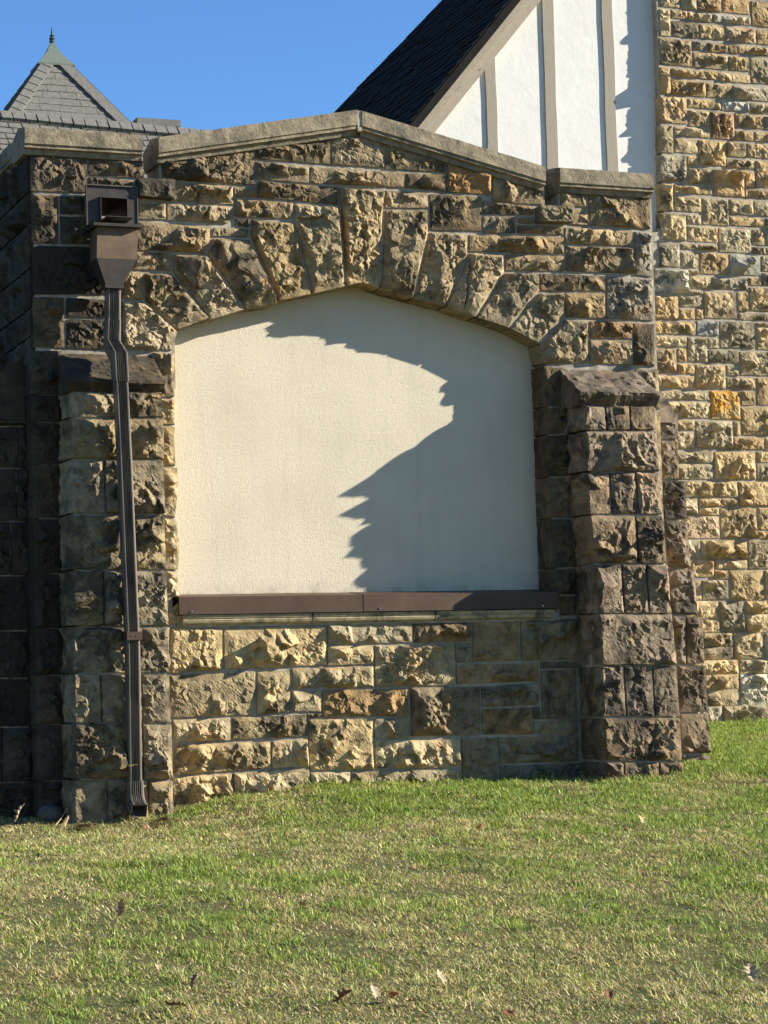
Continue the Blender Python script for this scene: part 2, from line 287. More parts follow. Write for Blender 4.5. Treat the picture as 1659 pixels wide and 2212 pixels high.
TD=[
(8454,8631,5800,5928),(8636,8783,5796,5932),(8788,9006,5797,5917),(9015,9258,5800,5936),(9276,9462,5713,5921),(8447,8543,5566,5790),
(8554,8698,5716,5791),(8701,8920,5709,5787),(8924,9267,5714,5788),(8551,8793,5570,5702),(8799,9023,5574,5695),(9029,9308,5567,5695),
(9314,9455,5567,5690),(8437,8724,5339,5557),(8734,8859,5478,5553),(8862,9134,5472,5553),(9138,9451,5479,5551),(8730,9045,5335,5466),
(9050,9238,5338,5460),(9244,9440,5247,5460),(8429,8526,5105,5326),(8535,8951,5251,5325),(8954,9242,5241,5321),(8531,8837,5105,5234),
(8842,9070,5105,5228),(9076,9434,5107,5224),(8420,8662,4877,5096),(8671,8966,5013,5091),(8970,9222,5010,5096),(9226,9429,5007,5093),
(8669,8862,4867,5002),(8868,9080,4778,4999),(9090,9345,4881,5000),(9350,9423,4878,4996),(8412,8530,4638,4867),(8540,8859,4780,4862),
(9084,9251,4776,4864),(9255,9418,4780,4864),(8536,8742,4647,4768),(8747,8995,4561,4769),(9004,9178,4643,4768),(9184,9412,4647,4769),
(8405,8638,4417,4634),(8648,8739,4547,4635),(8994,9251,4555,4633),(9255,9401,4414,4632),(8647,8861,4408,4540),(8867,9149,4323,4541),
(9159,9246,4406,4541),(8397,8510,4180,4403),(8519,8857,4327,4398),(9152,9397,4323,4399),(8516,8755,4184,4309),(8760,8997,4089,4307),
(9007,9222,4185,4311),(9227,9391,4180,4308),(8388,8615,3951,4172),(8625,8751,4087,4171),(9001,9317,4095,4172),(9320,9380,3951,4174),
(8624,8892,3952,4081),(8897,9191,3879,4077),(9200,9311,3948,4080),(8365,8550,3742,3937),(8558,8889,3886,3938),(9194,9376,3877,3941),
(8555,8714,3744,3872),(8720,8978,3699,3874),(8986,9266,3704,3872),(9274,9370,3742,3870),(8307,8619,3534,3730),(8628,8712,3692,3731),
(8627,8817,3580,3688),(8822,9146,3586,3685),(9150,9264,3625,3695),(9269,9365,3628,3738),(8298,8521,3330,3524),(8623,8742,3536,3571),
(8530,8738,3435,3527),(8743,9035,3352,3569),(9045,9142,3415,3576),(9151,9355,3422,3616),(8525,8665,3336,3428),(8669,8737,3341,3427),
(9042,9352,3348,3412),(8290,8667,3217,3322),(8672,8868,3214,3336),(8873,9190,3123,3339),(9200,9350,3301,3340),(9202,9341,3118,3296),
(8298,8580,3120,3207),(8583,8762,3006,3206),(8771,8867,3115,3209),(8294,8487,2913,3111),(8496,8575,3001,3115),(8766,9038,3004,3111),
(9042,9332,2912,3107),(8491,8641,2911,2998),(8644,8914,2799,2992),(8923,9033,2905,2996),(8285,8636,2795,2902),(8919,9179,2802,2900),
(9184,9321,2678,2903),(8280,8764,2707,2784),(8767,9033,2561,2790),(9043,9173,2675,2794),(8363,8770,2566,2698),(9038,9310,2440,2670),
(8357,8626,2472,2558),(8629,8957,2331,2553),(8967,9028,2435,2558),(8353,8622,2325,2465),(8964,9235,2327,2431),(9240,9304,2320,2429),
(8347,8778,2219,2318),(8782,9150,2091,2317),(9161,9300,2227,2320),(8355,8773,2090,2217),(9156,9293,2088,2225),(8362,8981,1954,2084),
(8987,9284,1882,2083),(8369,8625,1814,1951),(8631,8979,1881,1950),(8629,8810,1813,1879),(8813,9141,1632,1877),(9152,9275,1698,1881),
(8363,8808,1633,1813),(9144,9272,1629,1697),(8380,8633,1474,1631),(8639,9044,1470,1628),(9052,9261,1394,1627),(8386,8745,1335,1475),
(8751,9042,1395,1471),(8737,8872,1317,1396),(8875,9178,1153,1393),(9189,9304,1152,1393),(8451,8625,1161,1316),(8632,8865,1158,1319),
(8462,8772,1013,1160),(8778,8997,908,1154),(9008,9299,1045,1156),(8456,8773,908,1017),(9003,9292,902,1050),(8477,8886,798,914),(8891,9152,697,911),
(9161,9283,694,906),(8484,8885,696,806),(8492,8928,582,704),(8933,9277,581,701),(8500,8925,466,594),(8931,9266,335,588),(8507,8920,341,477),
(8502,8768,175,354),(8776,9258,163,350),]
LICHEN=104
TSP={8: (0.394, 0.369, 0.295), 11: (0.385, 0.283, 0.168), 28: (0.394, 0.369, 0.295), 31: (0.328, 0.205, 0.111), 68: (0.361, 0.336, 0.254), 70: (0.361, 0.336, 0.254), 86: (0.303, 0.291, 0.238), 104: (0.377, 0.279, 0.135), 107: (0.369, 0.271, 0.139), 126: (0.377, 0.275, 0.168), 150: (0.41, 0.377, 0.295)}
# ------------------------------------------------------------------ rock-faced blocks
def inset(P, g):
    n = len(P); out = []
    A = 0.5*sum(P[i][0]*P[(i+1)%n][1]-P[(i+1)%n][0]*P[i][1] for i in range(n)); s = 1 if A > 0 else -1
    ln = []
    for i in range(n):
        a, b = P[i], P[(i+1)%n]; d = (b-a)/max(1e-9, np.hypot(*(b-a))); nn = np.array([-d[1], d[0]])*s
        ln.append((a+nn*g, d, nn))
    for i in range(n):
        p, d, _ = ln[i-1]; q, e, _ = ln[i]; den = d[0]*e[1]-d[1]*e[0]
        if abs(den) < .05: out.append(q); continue
        t = ((q[0]-p[0])*e[1]-(q[1]-p[1])*e[0])/den; out.append(p+d*t)
    return np.array(out), ln
def pline(pts, t):
    pts = np.array(pts); seg = np.hypot(*(np.diff(pts, axis=0).T)); L = np.concatenate([[0], np.cumsum(seg)]); L /= L[-1]
    return np.stack([np.interp(t, L, pts[:,0]), np.interp(t, L, pts[:,1])], -1)
def rock(P, corn=None, fr=None, depth=.06, bulge=.025, seed=0, res=.008, gap=.007, side=.0, lift=0., wob=.004, style='', skip=(), soft=None):
    """one rock-faced block: P outline in the face plane (clockwise from top left), fr maps (u,v,h) to the world"""
    rng = np.random.RandomState(seed % (2**31))
    P = np.array(P, float); P, ln = inset(P, gap)
    n = len(P); c = corn or (0,1,2,3)
    def sidep(a, b): 
        L = [P[a]]; i = a
        while i != b: i = (i+1) % n; L.append(P[i])
        return L
    Tp = sidep(c[0], c[1]); Rp = sidep(c[1], c[2]); Bp = sidep(c[2], c[3])[::-1]; Lp = sidep(c[3], c[0])[::-1]
    ext = P.max(0)-P.min(0)
    nu = max(4, int(round(ext[0]/res))); nv = max(4, int(round(ext[1]/res)))
    s = np.linspace(0,1,nu+1); t = np.linspace(0,1,nv+1)
    T_, B_, L_, R_ = pline(Tp,s), pline(Bp,s), pline(Lp,t), pline(Rp,t)
    S, Q = np.meshgrid(s, t)
    S3, Q3 = S[...,None], Q[...,None]
    G = (1-Q3)*T_[None]+Q3*B_[None]+(1-S3)*L_[:,None]+S3*R_[:,None]-((1-S3)*(1-Q3)*T_[0]+S3*(1-Q3)*T_[-1]+(1-S3)*Q3*B_[0]+S3*Q3*B_[-1])
    X, Y = G[...,0], G[...,1]
    # ragged outline and jittered inner points
    jx = (fbm(X*38, Y*38, seed+1, 2)-.375)*2*wob; jy = (fbm(X*38, Y*38, seed+2, 2)-.375)*2*wob
    inner = np.zeros_like(X); inner[1:-1,1:-1] = 1
    X = X+jx+inner*(rng.rand(*X.shape)-.5)*res*.45; Y = Y+jy+inner*(rng.rand(*X.shape)-.5)*res*.45
    e = np.full(X.shape, 1.); mod = .7+.6*vn(X*13, Y*13, seed+5)
    for ei, (p, dd, nn) in enumerate(ln):    # pitched edges, each with its own width
        if ei in skip: continue
        dist = np.abs((X-p[0])*nn[0]+(Y-p[1])*nn[1]); w = min(.018+.05*rng.rand()**1.2, .42*ext.min())
        if style == 'v': w = .012+.016*rng.rand()
        if soft and soft((P[ei]+P[(ei+1) % n])/2): w = .07
        e = np.minimum(e, np.minimum(dist/(w*mod), 1)**.85)
    cen = P.mean(0); H = np.full(X.shape, bulge*1.5)
    hw = ext/2
    for k in range(rng.randint(2, 4) if style == 'v' else rng.randint(3, 6)):       # big cleaved planes meeting near the middle
        a = rng.rand()*2*math.pi; ca, sa = math.cos(a), math.sin(a); sl = (.10+.25*rng.rand()) if style == 'v' else .22+.55*rng.rand()
        reach = abs(ca)*hw[0]+abs(sa)*hw[1]; off = (rng.rand()-.35)*.8*reach
        H = np.minimum(H, bulge*(.85+.45*rng.rand())+np.minimum(sl, 2.0*bulge/max(.03, reach-off))*(ca*(X-cen[0])+sa*(Y-cen[1])+off))
    H = np.maximum(H, bulge*.15)
    # broken facets: tilted chips with ledges between them
    K = max(4, int(ext[0]*ext[1]/(.075**2))); st = P.min(0)+rng.rand(K,2)*ext; ga = rng.rand(K)*2*math.pi; gs = (.2+.6*rng.rand(K))
    ao = bulge*(rng.rand(K)-.5)*.9; asp = .6+.9*rng.rand(K)
    wx = X+.020*(fbm(X*16,Y*16,seed+21,2)-.375)*2; wy = Y+.020*(fbm(X*16,Y*16,seed+22,2)-.375)*2
    D2 = np.stack([((wx-st[i,0])/asp[i])**2+((wy-st[i,1])*asp[i])**2 for i in range(K)], 0)
    wgt = np.exp(-(D2-D2.min(0))/.00015); wgt /= wgt.sum(0)
    fac = sum(wgt[i]*(ao[i]+gs[i]*(np.cos(ga[i])*(X-st[i,0])+np.sin(ga[i])*(Y-st[i,1]))) for i in range(K))
    H = H+np.clip(fac, -bulge*.9, bulge*.9)*(.45 if style == 'v' else 1)
    for k in range(rng.randint(0, 3) if style == 'v' else rng.randint(2, 5)):       # conchoidal scoops
        q = cen+(rng.rand(2)-.5)*ext; r = (.3+.5*rng.rand())*min(ext.min()*1.15, .26); dp = bulge*(.5+1.0*rng.rand())
        rr = np.hypot((X-q[0])*(.6+.8*rng.rand()), (Y-q[1])*(.6+.8*rng.rand()))/r
        H = H-dp*np.clip(1-rr**2, 0, 1)
    H = np.maximum(H, bulge*.08+.2*bulge*vn(X*14,Y*14,seed+8))
    # small chips, rough in some places and smooth in others
    K2 = min(160, max(8, int(ext[0]*ext[1]/(.034**2)))); s2 = P.min(0)+rng.rand(K2,2)*ext; g2 = (rng.rand(K2,2)-.5)*.95; a2 = (rng.rand(K2)-.5)*.009
    ux = X+.009*(vn(X*40,Y*40,seed+41)-.5)*2; uy = Y+.009*(vn(X*40,Y*40,seed+42)-.5)*2
    bi = np.zeros(X.shape, int); bd = np.full(X.shape, 9.)
    for i in range(K2):
        q2 = (ux-s2[i,0])**2+(uy-s2[i,1])**2; k_ = q2 < bd; bd = np.where(k_, q2, bd); bi = np.where(k_, i, bi)
    chip = a2[bi]+g2[bi,0]*(X-s2[bi,0])+g2[bi,1]*(Y-s2[bi,1])
    rough = np.clip(vn(X*7,Y*7,seed+43)*2.2-.35, .15, 1.25)
    H = H+chip*rough+bulge*(.10*(ridge(X*22,Y*22,seed+3,2)-.37)+.05*(rng.rand(*X.shape)-.5))
    H = lift+np.maximum(e*H, -.004)
    nR, nC = X.shape; idx = np.arange(nR*nC).reshape(nR, nC)
    V = [fr(X.ravel(), Y.ravel(), H.ravel())]
    F_ = [np.stack([idx[:-1,:-1].ravel(), idx[1:,:-1].ravel(), idx[1:,1:].ravel(), idx[:-1,1:].ravel()], -1)]
    loop = np.concatenate([idx[0,:], idx[1:,-1], idx[-1,-2::-1], idx[-2:0:-1,0]])
    lx, ly, lh = X.ravel()[loop], Y.ravel()[loop], H.ravel()[loop]
    m = len(loop); prev = loop; base = nR*nC
    rows = max(1, int(round(depth/.02))) if side else 1
    ox, oy = lx-cen[0], ly-cen[1]; dl = np.maximum(1e-6, np.hypot(ox, oy))
    ex = np.where((np.abs(lx-P[:,0].min())<.012)|(np.abs(lx-P[:,0].max())<.012), np.sign(ox), 0.) if side else 0
    for r_ in range(1, rows+1):
        f = r_/rows; hh = lift-(depth+lift)*f+(lh-lift)*(1-f)
        if side:
            am = side*math.sin(min(1, f*1.05)*math.pi)**.5*(ridge(ly*9, hh*9, seed+9, 3)*1.6-.35) if r_ < rows else 0
            oo = fr(lx+ex*am, ly, hh)
            ddx, ddy = ox/dl, oy/dl
            am2 = (side*.35*(vn(lx*30, hh*30, seed+11)-.4)) if r_ < rows else 0
            oo = fr(lx+ex*am+ddx*am2*(ex==0), ly+ddy*am2*(ex==0), hh)
        else: oo = fr(lx, ly, hh)
        V.append(oo); cur = base+np.arange(m); base += m
        F_.append(np.stack([prev, np.roll(prev,-1), np.roll(cur,-1), cur], -1)); prev = cur
    return np.concatenate(V), np.concatenate(F_)
def front(y0=0., k=0., b0=0.):   # wall plane facing the lawn, battered by k below z = 2.35
    if k or b0: return lambda u, v, h: np.stack([u, -(b0+k*(2.35-v))-h, v], -1)
    return lambda u, v, h: np.stack([u, np.full_like(u, y0)-h, v], -1)
def leftf(x0): return lambda u, v, h: np.stack([np.full_like(u, x0)-h, -u, v], -1)   # u = -y, seen from the left

PAL = {  # base colour, spread, crust
 'u':((.265,.194,.106),.25,.42),'v':((.315,.234,.128),.15,.33),'o':((.265,.155,.067),.08,.3),'g':((.225,.186,.13),.1,.25),
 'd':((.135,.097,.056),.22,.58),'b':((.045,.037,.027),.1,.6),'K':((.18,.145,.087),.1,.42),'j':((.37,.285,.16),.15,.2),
 'l':((.36,.276,.150),.22,.30),'lo':((.27,.178,.086),.12,.32),'lg':((.20,.158,.095),.2,.32),'s':((.062,.047,.031),.4,.5),'js':((.135,.097,.054),.25,.4),  # lg, js, s: colour also carries their shade; js weathered, s black-stained
 'bl':((.25,.193,.110),.18,.40),'bm':((.27,.21,.12),.18,.38),'rl':((.215,.158,.10),.28,.40),'sb':((.195,.148,.10),.2,.42),'sl':((.052,.040,.027),.45,.5),  # sl: black-stained stone with the deep shade of the left side put into its colour
 't':((.42,.322,.18),.18,.22)}
def paint(o, kind, rng, col=None):
    c, sp, cr = PAL[kind]; c = np.array(col or c)
    v = .92*(1+(rng.rand()-.5)*2*sp); hue = (rng.rand()-.4)*(.10 if kind == 't' else .16)
    c = c*v*np.array([1+hue*.6, 1, 1-hue*1.3])
    o.color = (*np.clip(c, .01, .9), float(np.clip(cr+(rng.rand()-.5)*.35, 0, 1)))
def block(name, P, fr, kind, seed, parent, corn=None, col=None, **kw):
    P = np.array(P, float); ext = P.max(0)-P.min(0)
    kw.setdefault('bulge', float(np.clip(.30*ext.min(), .026, .050)))
    V, F_ = rock(P, corn, fr, seed=seed, **kw)
    o = mk(name, V, F_, M['stone'], parent, center=True)
    paint(o, kind, np.random.RandomState(seed+5), col); return o
def loft(profile, xs, zf=lambda x: 0., amp=0., seed=0, yf=lambda x: 0.):
    """closed (y,z) profile swept along x, surface roughened by amp"""
    pr = np.array(profile, float); n = len(pr); V = []
    ce = pr.mean(0)
    for x in xs:
        q = pr+np.array([yf(x), zf(x)])
        if amp:
            nn = (pr-ce)/np.maximum(1e-6, np.hypot(*(pr-ce).T))[:,None]
            q = q+nn*(amp*(ridge(np.full(n,x)*11, (pr[:,0]+pr[:,1]*1.7)*14, seed, 3)-.5)*2)[:,None]
        V.append(np.stack([np.full(n, x), q[:,0], q[:,1]], -1))
    V = np.concatenate(V); F_ = []
    for i in range(len(xs)-1):
        for j in range(n): F_.append((i*n+j, (i+1)*n+j, (i+1)*n+(j+1)%n, i*n+(j+1)%n))
    F_.append(tuple(range(n))); F_.append(tuple(range((len(xs)-1)*n+n-1, (len(xs)-1)*n-1, -1)))
    return V, F_
def dens(pts, step):
    out = []; n = len(pts)
    for i in range(n):
        a, b = np.array(pts[i]), np.array(pts[(i+1)%n]); k = max(1, int(np.hypot(*(b-a))/step))
        for j in range(k): out.append(tuple(a+(b-a)*j/k))
    return out
def inpoly(x, y, P):
    c = np.zeros(x.shape, bool); n = len(P)
    for i in range(n):
        (x0,y0),(x1,y1) = P[i], P[(i+1)%n]
        if y0 == y1: continue
        c ^= ((y0 > y) != (y1 > y)) & (x < (x1-x0)*(y-y0)/(y1-y0)+x0)
    return c
def slab(name, poly, holes, y0, y1, step, mat, parent, seed=0, amp=.003):
    """masonry core: slab in the x-z plane with openings, mortar face roughened"""
    P = np.array(poly); x0, z0 = P.min(0); x1, z1 = P.max(0)
    nx, nz = int((x1-x0)/step)+1, int((z1-z0)/step)+1
    gx = np.linspace(x0, x1, nx+1); gz = np.linspace(z0, z1, nz+1)
    CX, CZ = np.meshgrid((gx[1:]+gx[:-1])/2, (gz[1:]+gz[:-1])/2)
    k = inpoly(CX, CZ, poly)
    for h in holes: k &= ~inpoly(CX, CZ, h)
    GX, GZ = np.meshgrid(gx, gz); n = GX.size; W_ = nx+1
    yf = y0+amp*(fbm(GX*25, GZ*25, seed, 3)-.44)*2
    V = np.concatenate([np.stack([GX.ravel(), yf.ravel(), GZ.ravel()], -1), np.stack([GX.ravel(), np.full(n, y1), GZ.ravel()], -1)])
    jz, ix = np.nonzero(k); a = jz*W_+ix
    F_ = [np.stack([a, a+1, a+1+W_, a+W_], -1), np.stack([a, a+W_, a+1+W_, a+1], -1)+n]
    pad = np.pad(k, 1)
    for dz, dx, p, q in ((0,-1,0,W_),(0,1,1+W_,1),(-1,0,1,0),(1,0,W_,1+W_)):
        e = k & ~pad[1+dz:1+dz+k.shape[0], 1+dx:1+dx+k.shape[1]]
        jz, ix = np.nonzero(e); a = jz*W_+ix
        F_.append(np.stack([a+p, a+q, a+q+n, a+p+n], -1))
    F_ = np.concatenate(F_); used = np.unique(F_); rm = np.full(len(V), -1); rm[used] = np.arange(len(used))
    return mk(name, V[used], rm[F_], mat, parent)
def pts(c): return [(c[i]/1000., c[i+1]/1000.) for i in range(0, len(c), 2)]
def ashlar(u0, u1, v0, v1, seed, hmin=.1, hmax=.2):
    """random coursed ashlar rectangles"""
    rng = np.random.RandomState(seed); out = []; v = v1
    while v > v0+.04:
        h = hmin+(hmax-hmin)*rng.rand(); b = max(v0, v-h); u = u0-rng.rand()*.2
        while u < u1:
            w = h*(.9+1.9*rng.rand()); a = max(u0, u); c = min(u1, u+w)
            if c-a > .04: out.append([(a,v),(c,v),(c,b),(a,b)])
            u += w
        v = b
    return out

# ------------------------------------------------------------------ ground
def gz(x, y):
    x = np.asarray(x, float); y = np.asarray(y, float)
    g = np.interp(x, [2.4,2.8,3.2,3.6,4.0,4.5,5.1,5.7,6.3,6.9,7.3,8.7], [-.14,-.118,-.12,-.09,-.03,0.,0.,-.012,-.012,.01,.035,.045])
    f = np.exp(-(np.maximum(0, np.abs(y+.2)-.2)/1.6)**2); g = g*f+(x-5)*.004*(1-f)
    z = g+np.where(y < 0, .0715*y, .083*np.minimum(y, 3.2))
    return z+.022*(fbm(x*1.7, y*1.7, 3, 3)-.44)+.012*(vn(x*6, y*6, 5)-.5)
def ground():
    def sheet(xs, ys):
        X, Y = np.meshgrid(xs, ys); Z_ = gz(X, Y); n = len(xs)
        idx = np.arange(X.size).reshape(X.shape)
        return np.stack([X.ravel(), Y.ravel(), Z_.ravel()], -1), np.stack([idx[:-1,:-1].ravel(), idx[:-1,1:].ravel(), idx[1:,1:].ravel(), idx[1:,:-1].ravel()], -1)
    xs = np.concatenate([np.linspace(-300,-4,14)[:-1], np.arange(-4, 12, .06), np.linspace(12,300,14)])
    ys = np.concatenate([np.linspace(-300,-14,12)[:-1], np.arange(-14, 5, .06), np.linspace(5,400,14)])
    V, F_ = sheet(xs, ys)
    m, nt, b = base_mat('lawn_soil', .95, .1); p = pos(nt)
    n1 = noise(nt, p, 5, 6, .7); n2 = noise(nt, p, 60, 5, .8); n3 = noise(nt, p, 1.1, 5, .6)
    c = ramp(nt, n2, [(.3,(.045,.036,.018)),(.5,(.12,.10,.04)),(.7,(.22,.18,.085))])
    c = mix(nt, ramp(nt, n1, [(.4,0),(.62,.8)]), c, ramp(nt, n2, [(.3,(.028,.04,.012)),(.7,(.10,.14,.04))]))
    c = mix(nt, ramp(nt, n3, [(.6,0),(.78,.6)]), c, (.06,.045,.025))
    nt.links.new(c, b.inputs['Base Color']); bump(nt, b, n2, .8, .02)
    o = mk('ground', V, F_, m, smooth=True); tag(o, kind='structure'); return o
ground()

# ------------------------------------------------------------------ slate roofs far behind, left
def slate_mesh(w, h, th, seed):
    rng = random.Random(seed); j = lambda a: (rng.random()-.5)*a
    V = [(-w/2+j(.006),0,j(.004)),(w/2+j(.006),0,j(.004)),(w/2,h,0),(-w/2,h,0)]
    V2 = [(x,y,z+th) for x,y,z in V]; V2[0] = (V[0][0]+.002,.003,th); V2[1] = (V[1][0]-.002,.003,th)
    me = bpy.data.meshes.new('slate')
    me.from_pydata(V+V2, [], [(0,3,2,1),(4,5,6,7),(0,1,5,4),(1,2,6,5),(2,3,7,6),(3,0,4,7)]); me.materials.append(M['slate']); return me
def place(me, origin, ux, uy, un, parent, name='slate'):
    o = bpy.data.objects.new(name, me); COL.objects.link(o)
    mw = Matrix(((ux.x,uy.x,un.x,origin.x),(ux.y,uy.y,un.y,origin.y),(ux.z,uy.z,un.z,origin.z),(0,0,0,1)))
    put(o, parent); o.matrix_basis = (Matrix.Translation(-Vector(parent.location)) if False else Matrix.Identity(4)) @ mw
    return o
def back_roof():
    rng = random.Random(4)
    root = empty('slate_roof_building', (6.2, 11.6, .6), 'long grey slate roof behind the left end of the coped stone wall', 'building')
    RZ, RY = 6.788, 11.0; S = Vector((0,-1,-1)).normalized(); X = Vector((1,0,-.031)).normalized(); Nn = Vector((0,-1,1)).normalized(); rz = lambda x: RZ-.031*(x-5.0)
    mb = MB(); dn = 2.6
    a = Vector((2.5,RY,rz(2.5))); b = Vector((9.5,RY,rz(9.5)))
    mb.hexa([a+S*dn-Nn*.15, b+S*dn-Nn*.15, b+Vector((0,.1,-.2)), a+Vector((0,.1,-.2)), a+S*dn, b+S*dn, b, a])
    mb.add([(2.5,RY,rz(2.5)),(9.5,RY,rz(9.5)),(9.5,RY+2.5,rz(9.5)-2.5),(2.5,RY+2.5,rz(2.5)-2.5)], [(0,1,2,3)])
    roof = mb.build('roof', M['slate'], root)
    MB().box((2.7,9.4,.3),(9.3,12.6,5.0)).build('wall', M['mortar'], root)
    me = [slate_mesh(w, .2, .02, i) for i, w in enumerate((.14,.165,.19,.22))]; rme = [slate_mesh(.114+.006*i, .16, .034, 9+i) for i in range(3)]
    for r in range(16):
        s = .14+r*.118; x = 4.35+rng.random()*.2
        while x < 6.75 if r < 9 else x < 6.2:
            k = rng.randrange(4); w = (.14,.165,.19,.22)[k]; x += w/2
            o_ = Vector((x,RY,rz(x)))+S*(s+rng.uniform(-.006,.006))+Nn*(.004+rng.random()*.006)
            t = rng.uniform(-.012,.012); ux = (X+S*t).normalized(); uy = (-S*1.0+Nn*-.12).normalized(); un = ux.cross(uy)
            q = place(me[k], o_, ux, uy, un, roof); q.color = (1,1,1,1); x += w/2+.008
    x = 4.3; i = 0
    while x < 7.5:
        i += 1; w = .122
        o_ = Vector((x,RY,rz(x)))+S*.125+Nn*.028; uy = (-S+Nn*-.05).normalized()
        place(rme[i % 3], o_+S*rng.uniform(-.006,.006), X, uy, X.cross(uy), roof, 'ridge_slate'); x += w+.010
    MB().box((6.945,12.4,7.16),(7.47,12.9,7.238)).build('ridge_cap', M['slate'], root)
back_roof()
def spire():
    root = empty('slate_turret', (6.47, 14.6, .6), 'steep pyramid slate turret with green copper cap and finial', 'turret')
    rng = random.Random(8); cx_, cy_ = 6.47, 14.6; zt, zb = 8.36, 7.0; k = .70
    wt_ = .175; wf = lambda z: wt_+(zt-z)*k
    mb = MB(); wb = wf(zb)
    mb.hexa([(cx_-wb,cy_-wb,zb),(cx_+wb,cy_-wb,zb),(cx_+wb,cy_+wb,zb),(cx_-wb,cy_+wb,zb),(cx_-wt_,cy_-wt_,zt),(cx_+wt_,cy_-wt_,zt),(cx_+wt_,cy_+wt_,zt),(cx_-wt_,cy_+wt_,zt)])
    roof = mb.build('roof', M['slate'], root)
    MB().box((cx_-.95,cy_-.95,.3),(cx_+.95,cy_+.95,7.0)).build('wall', M['mortar'], root)
    meshes = {}
    def sl(w, h, th=.012):
        key = (round(w,2), h, th)
        if key not in meshes: meshes[key] = slate_mesh(max(.03,key[0]), h, th, len(meshes))
        return meshes[key]
    for fx, fy in ((0,-1),(-1,0),(1,0)):
        X = Vector((-fy,fx,0)); S = Vector((fx*k,fy*k,-1)).normalized(); Nn = Vector((fx,fy,k)).normalized()
        L = math.sqrt(1+k*k); ex = .122
        for r in range(11):
            z = zt-.03-r*ex/L; w = wf(z)-.12
            c = Vector((cx_,cy_,zt))+Vector((fx,fy,0))*wt_+S*((zt-z)*L)
            uy = (-S-Nn*.06).normalized()
            if w > .03:
                x = -w-(.1*rng.random())
                while x < w-.01:
                    ww = rng.choice((.2,.24,.27,.22)); a0 = max(x,-w); a1 = min(x+ww, w)
                    if a1-a0 > .03:
                        place(sl(a1-a0-.003,.16), c+X*((a0+a1)/2)+Nn*(.004+.004*rng.random())+S*rng.uniform(-.004,.004), X, uy, X.cross(uy), roof)
                    x += ww
            for sgn in (-1,1):      # wide slates laid along the hips
                hd = (X*sgn*k+Vector((fx*k,fy*k,-1))).normalized(); per = hd.cross(Nn)*(-1 if sgn > 0 else 1)
                e0 = Vector((cx_,cy_,zt))+Vector((fx,fy,0))*wt_+X*sgn*wt_+hd*((zt-z)*math.sqrt(1+2*k*k))
                uy = (-hd-Nn*.05).normalized(); ux = uy.cross(Nn).normalized()
                inw = -X*sgn; inw = (inw-hd*inw.dot(hd)).normalized()
                place(sl(.145,.19,.02), e0+inw*.066+Nn*.024, ux, uy, ux.cross(uy), roof, 'hip_slate')
    # flared copper cap, eaves lip, finial
    V = []; F_ = []; prof = [(w*1.22, 8.35+(z-8.185)*1.05) for w, z in [(.19,8.185),(.188,8.21),(.165,8.235),(.115,8.31),(.07,8.38),(.035,8.46),(.022,8.5)]]
    for w, z in prof: V += [(cx_-w,cy_-w,z),(cx_+w,cy_-w,z),(cx_+w,cy_+w,z),(cx_-w,cy_+w,z)]
    for i in range(len(prof)-1):
        for j in range(4): F_.append((i*4+j, i*4+(j+1)%4, i*4+4+(j+1)%4, i*4+4+j))
    F_ += [(3,2,1,0), tuple(range(len(V)-4, len(V)))]
    cap = mk('copper_cap', V, F_, M['copper'], root)
    V = []; F_ = []; pr = [(.022,8.49),(.03,8.515),(.02,8.53),(.034,8.55),(.014,8.57),(.026,8.585),(.012,8.60),(.006,8.67),(.001,8.70)]; n = 8; pr = [(a*1.25, 8.35+(z-8.185)*1.08) for a, z in pr]
    for r_, z in pr: V += [(cx_+r_*math.cos(j*math.pi/4), cy_+r_*math.sin(j*math.pi/4), z) for j in range(n)]
    for i in range(len(pr)-1):
        for j in range(n): F_.append((i*n+j, i*n+(j+1)%n, (i+1)*n+(j+1)%n, (i+1)*n+j))
    mk('finial', V, F_, M['iron'], root)
spire()

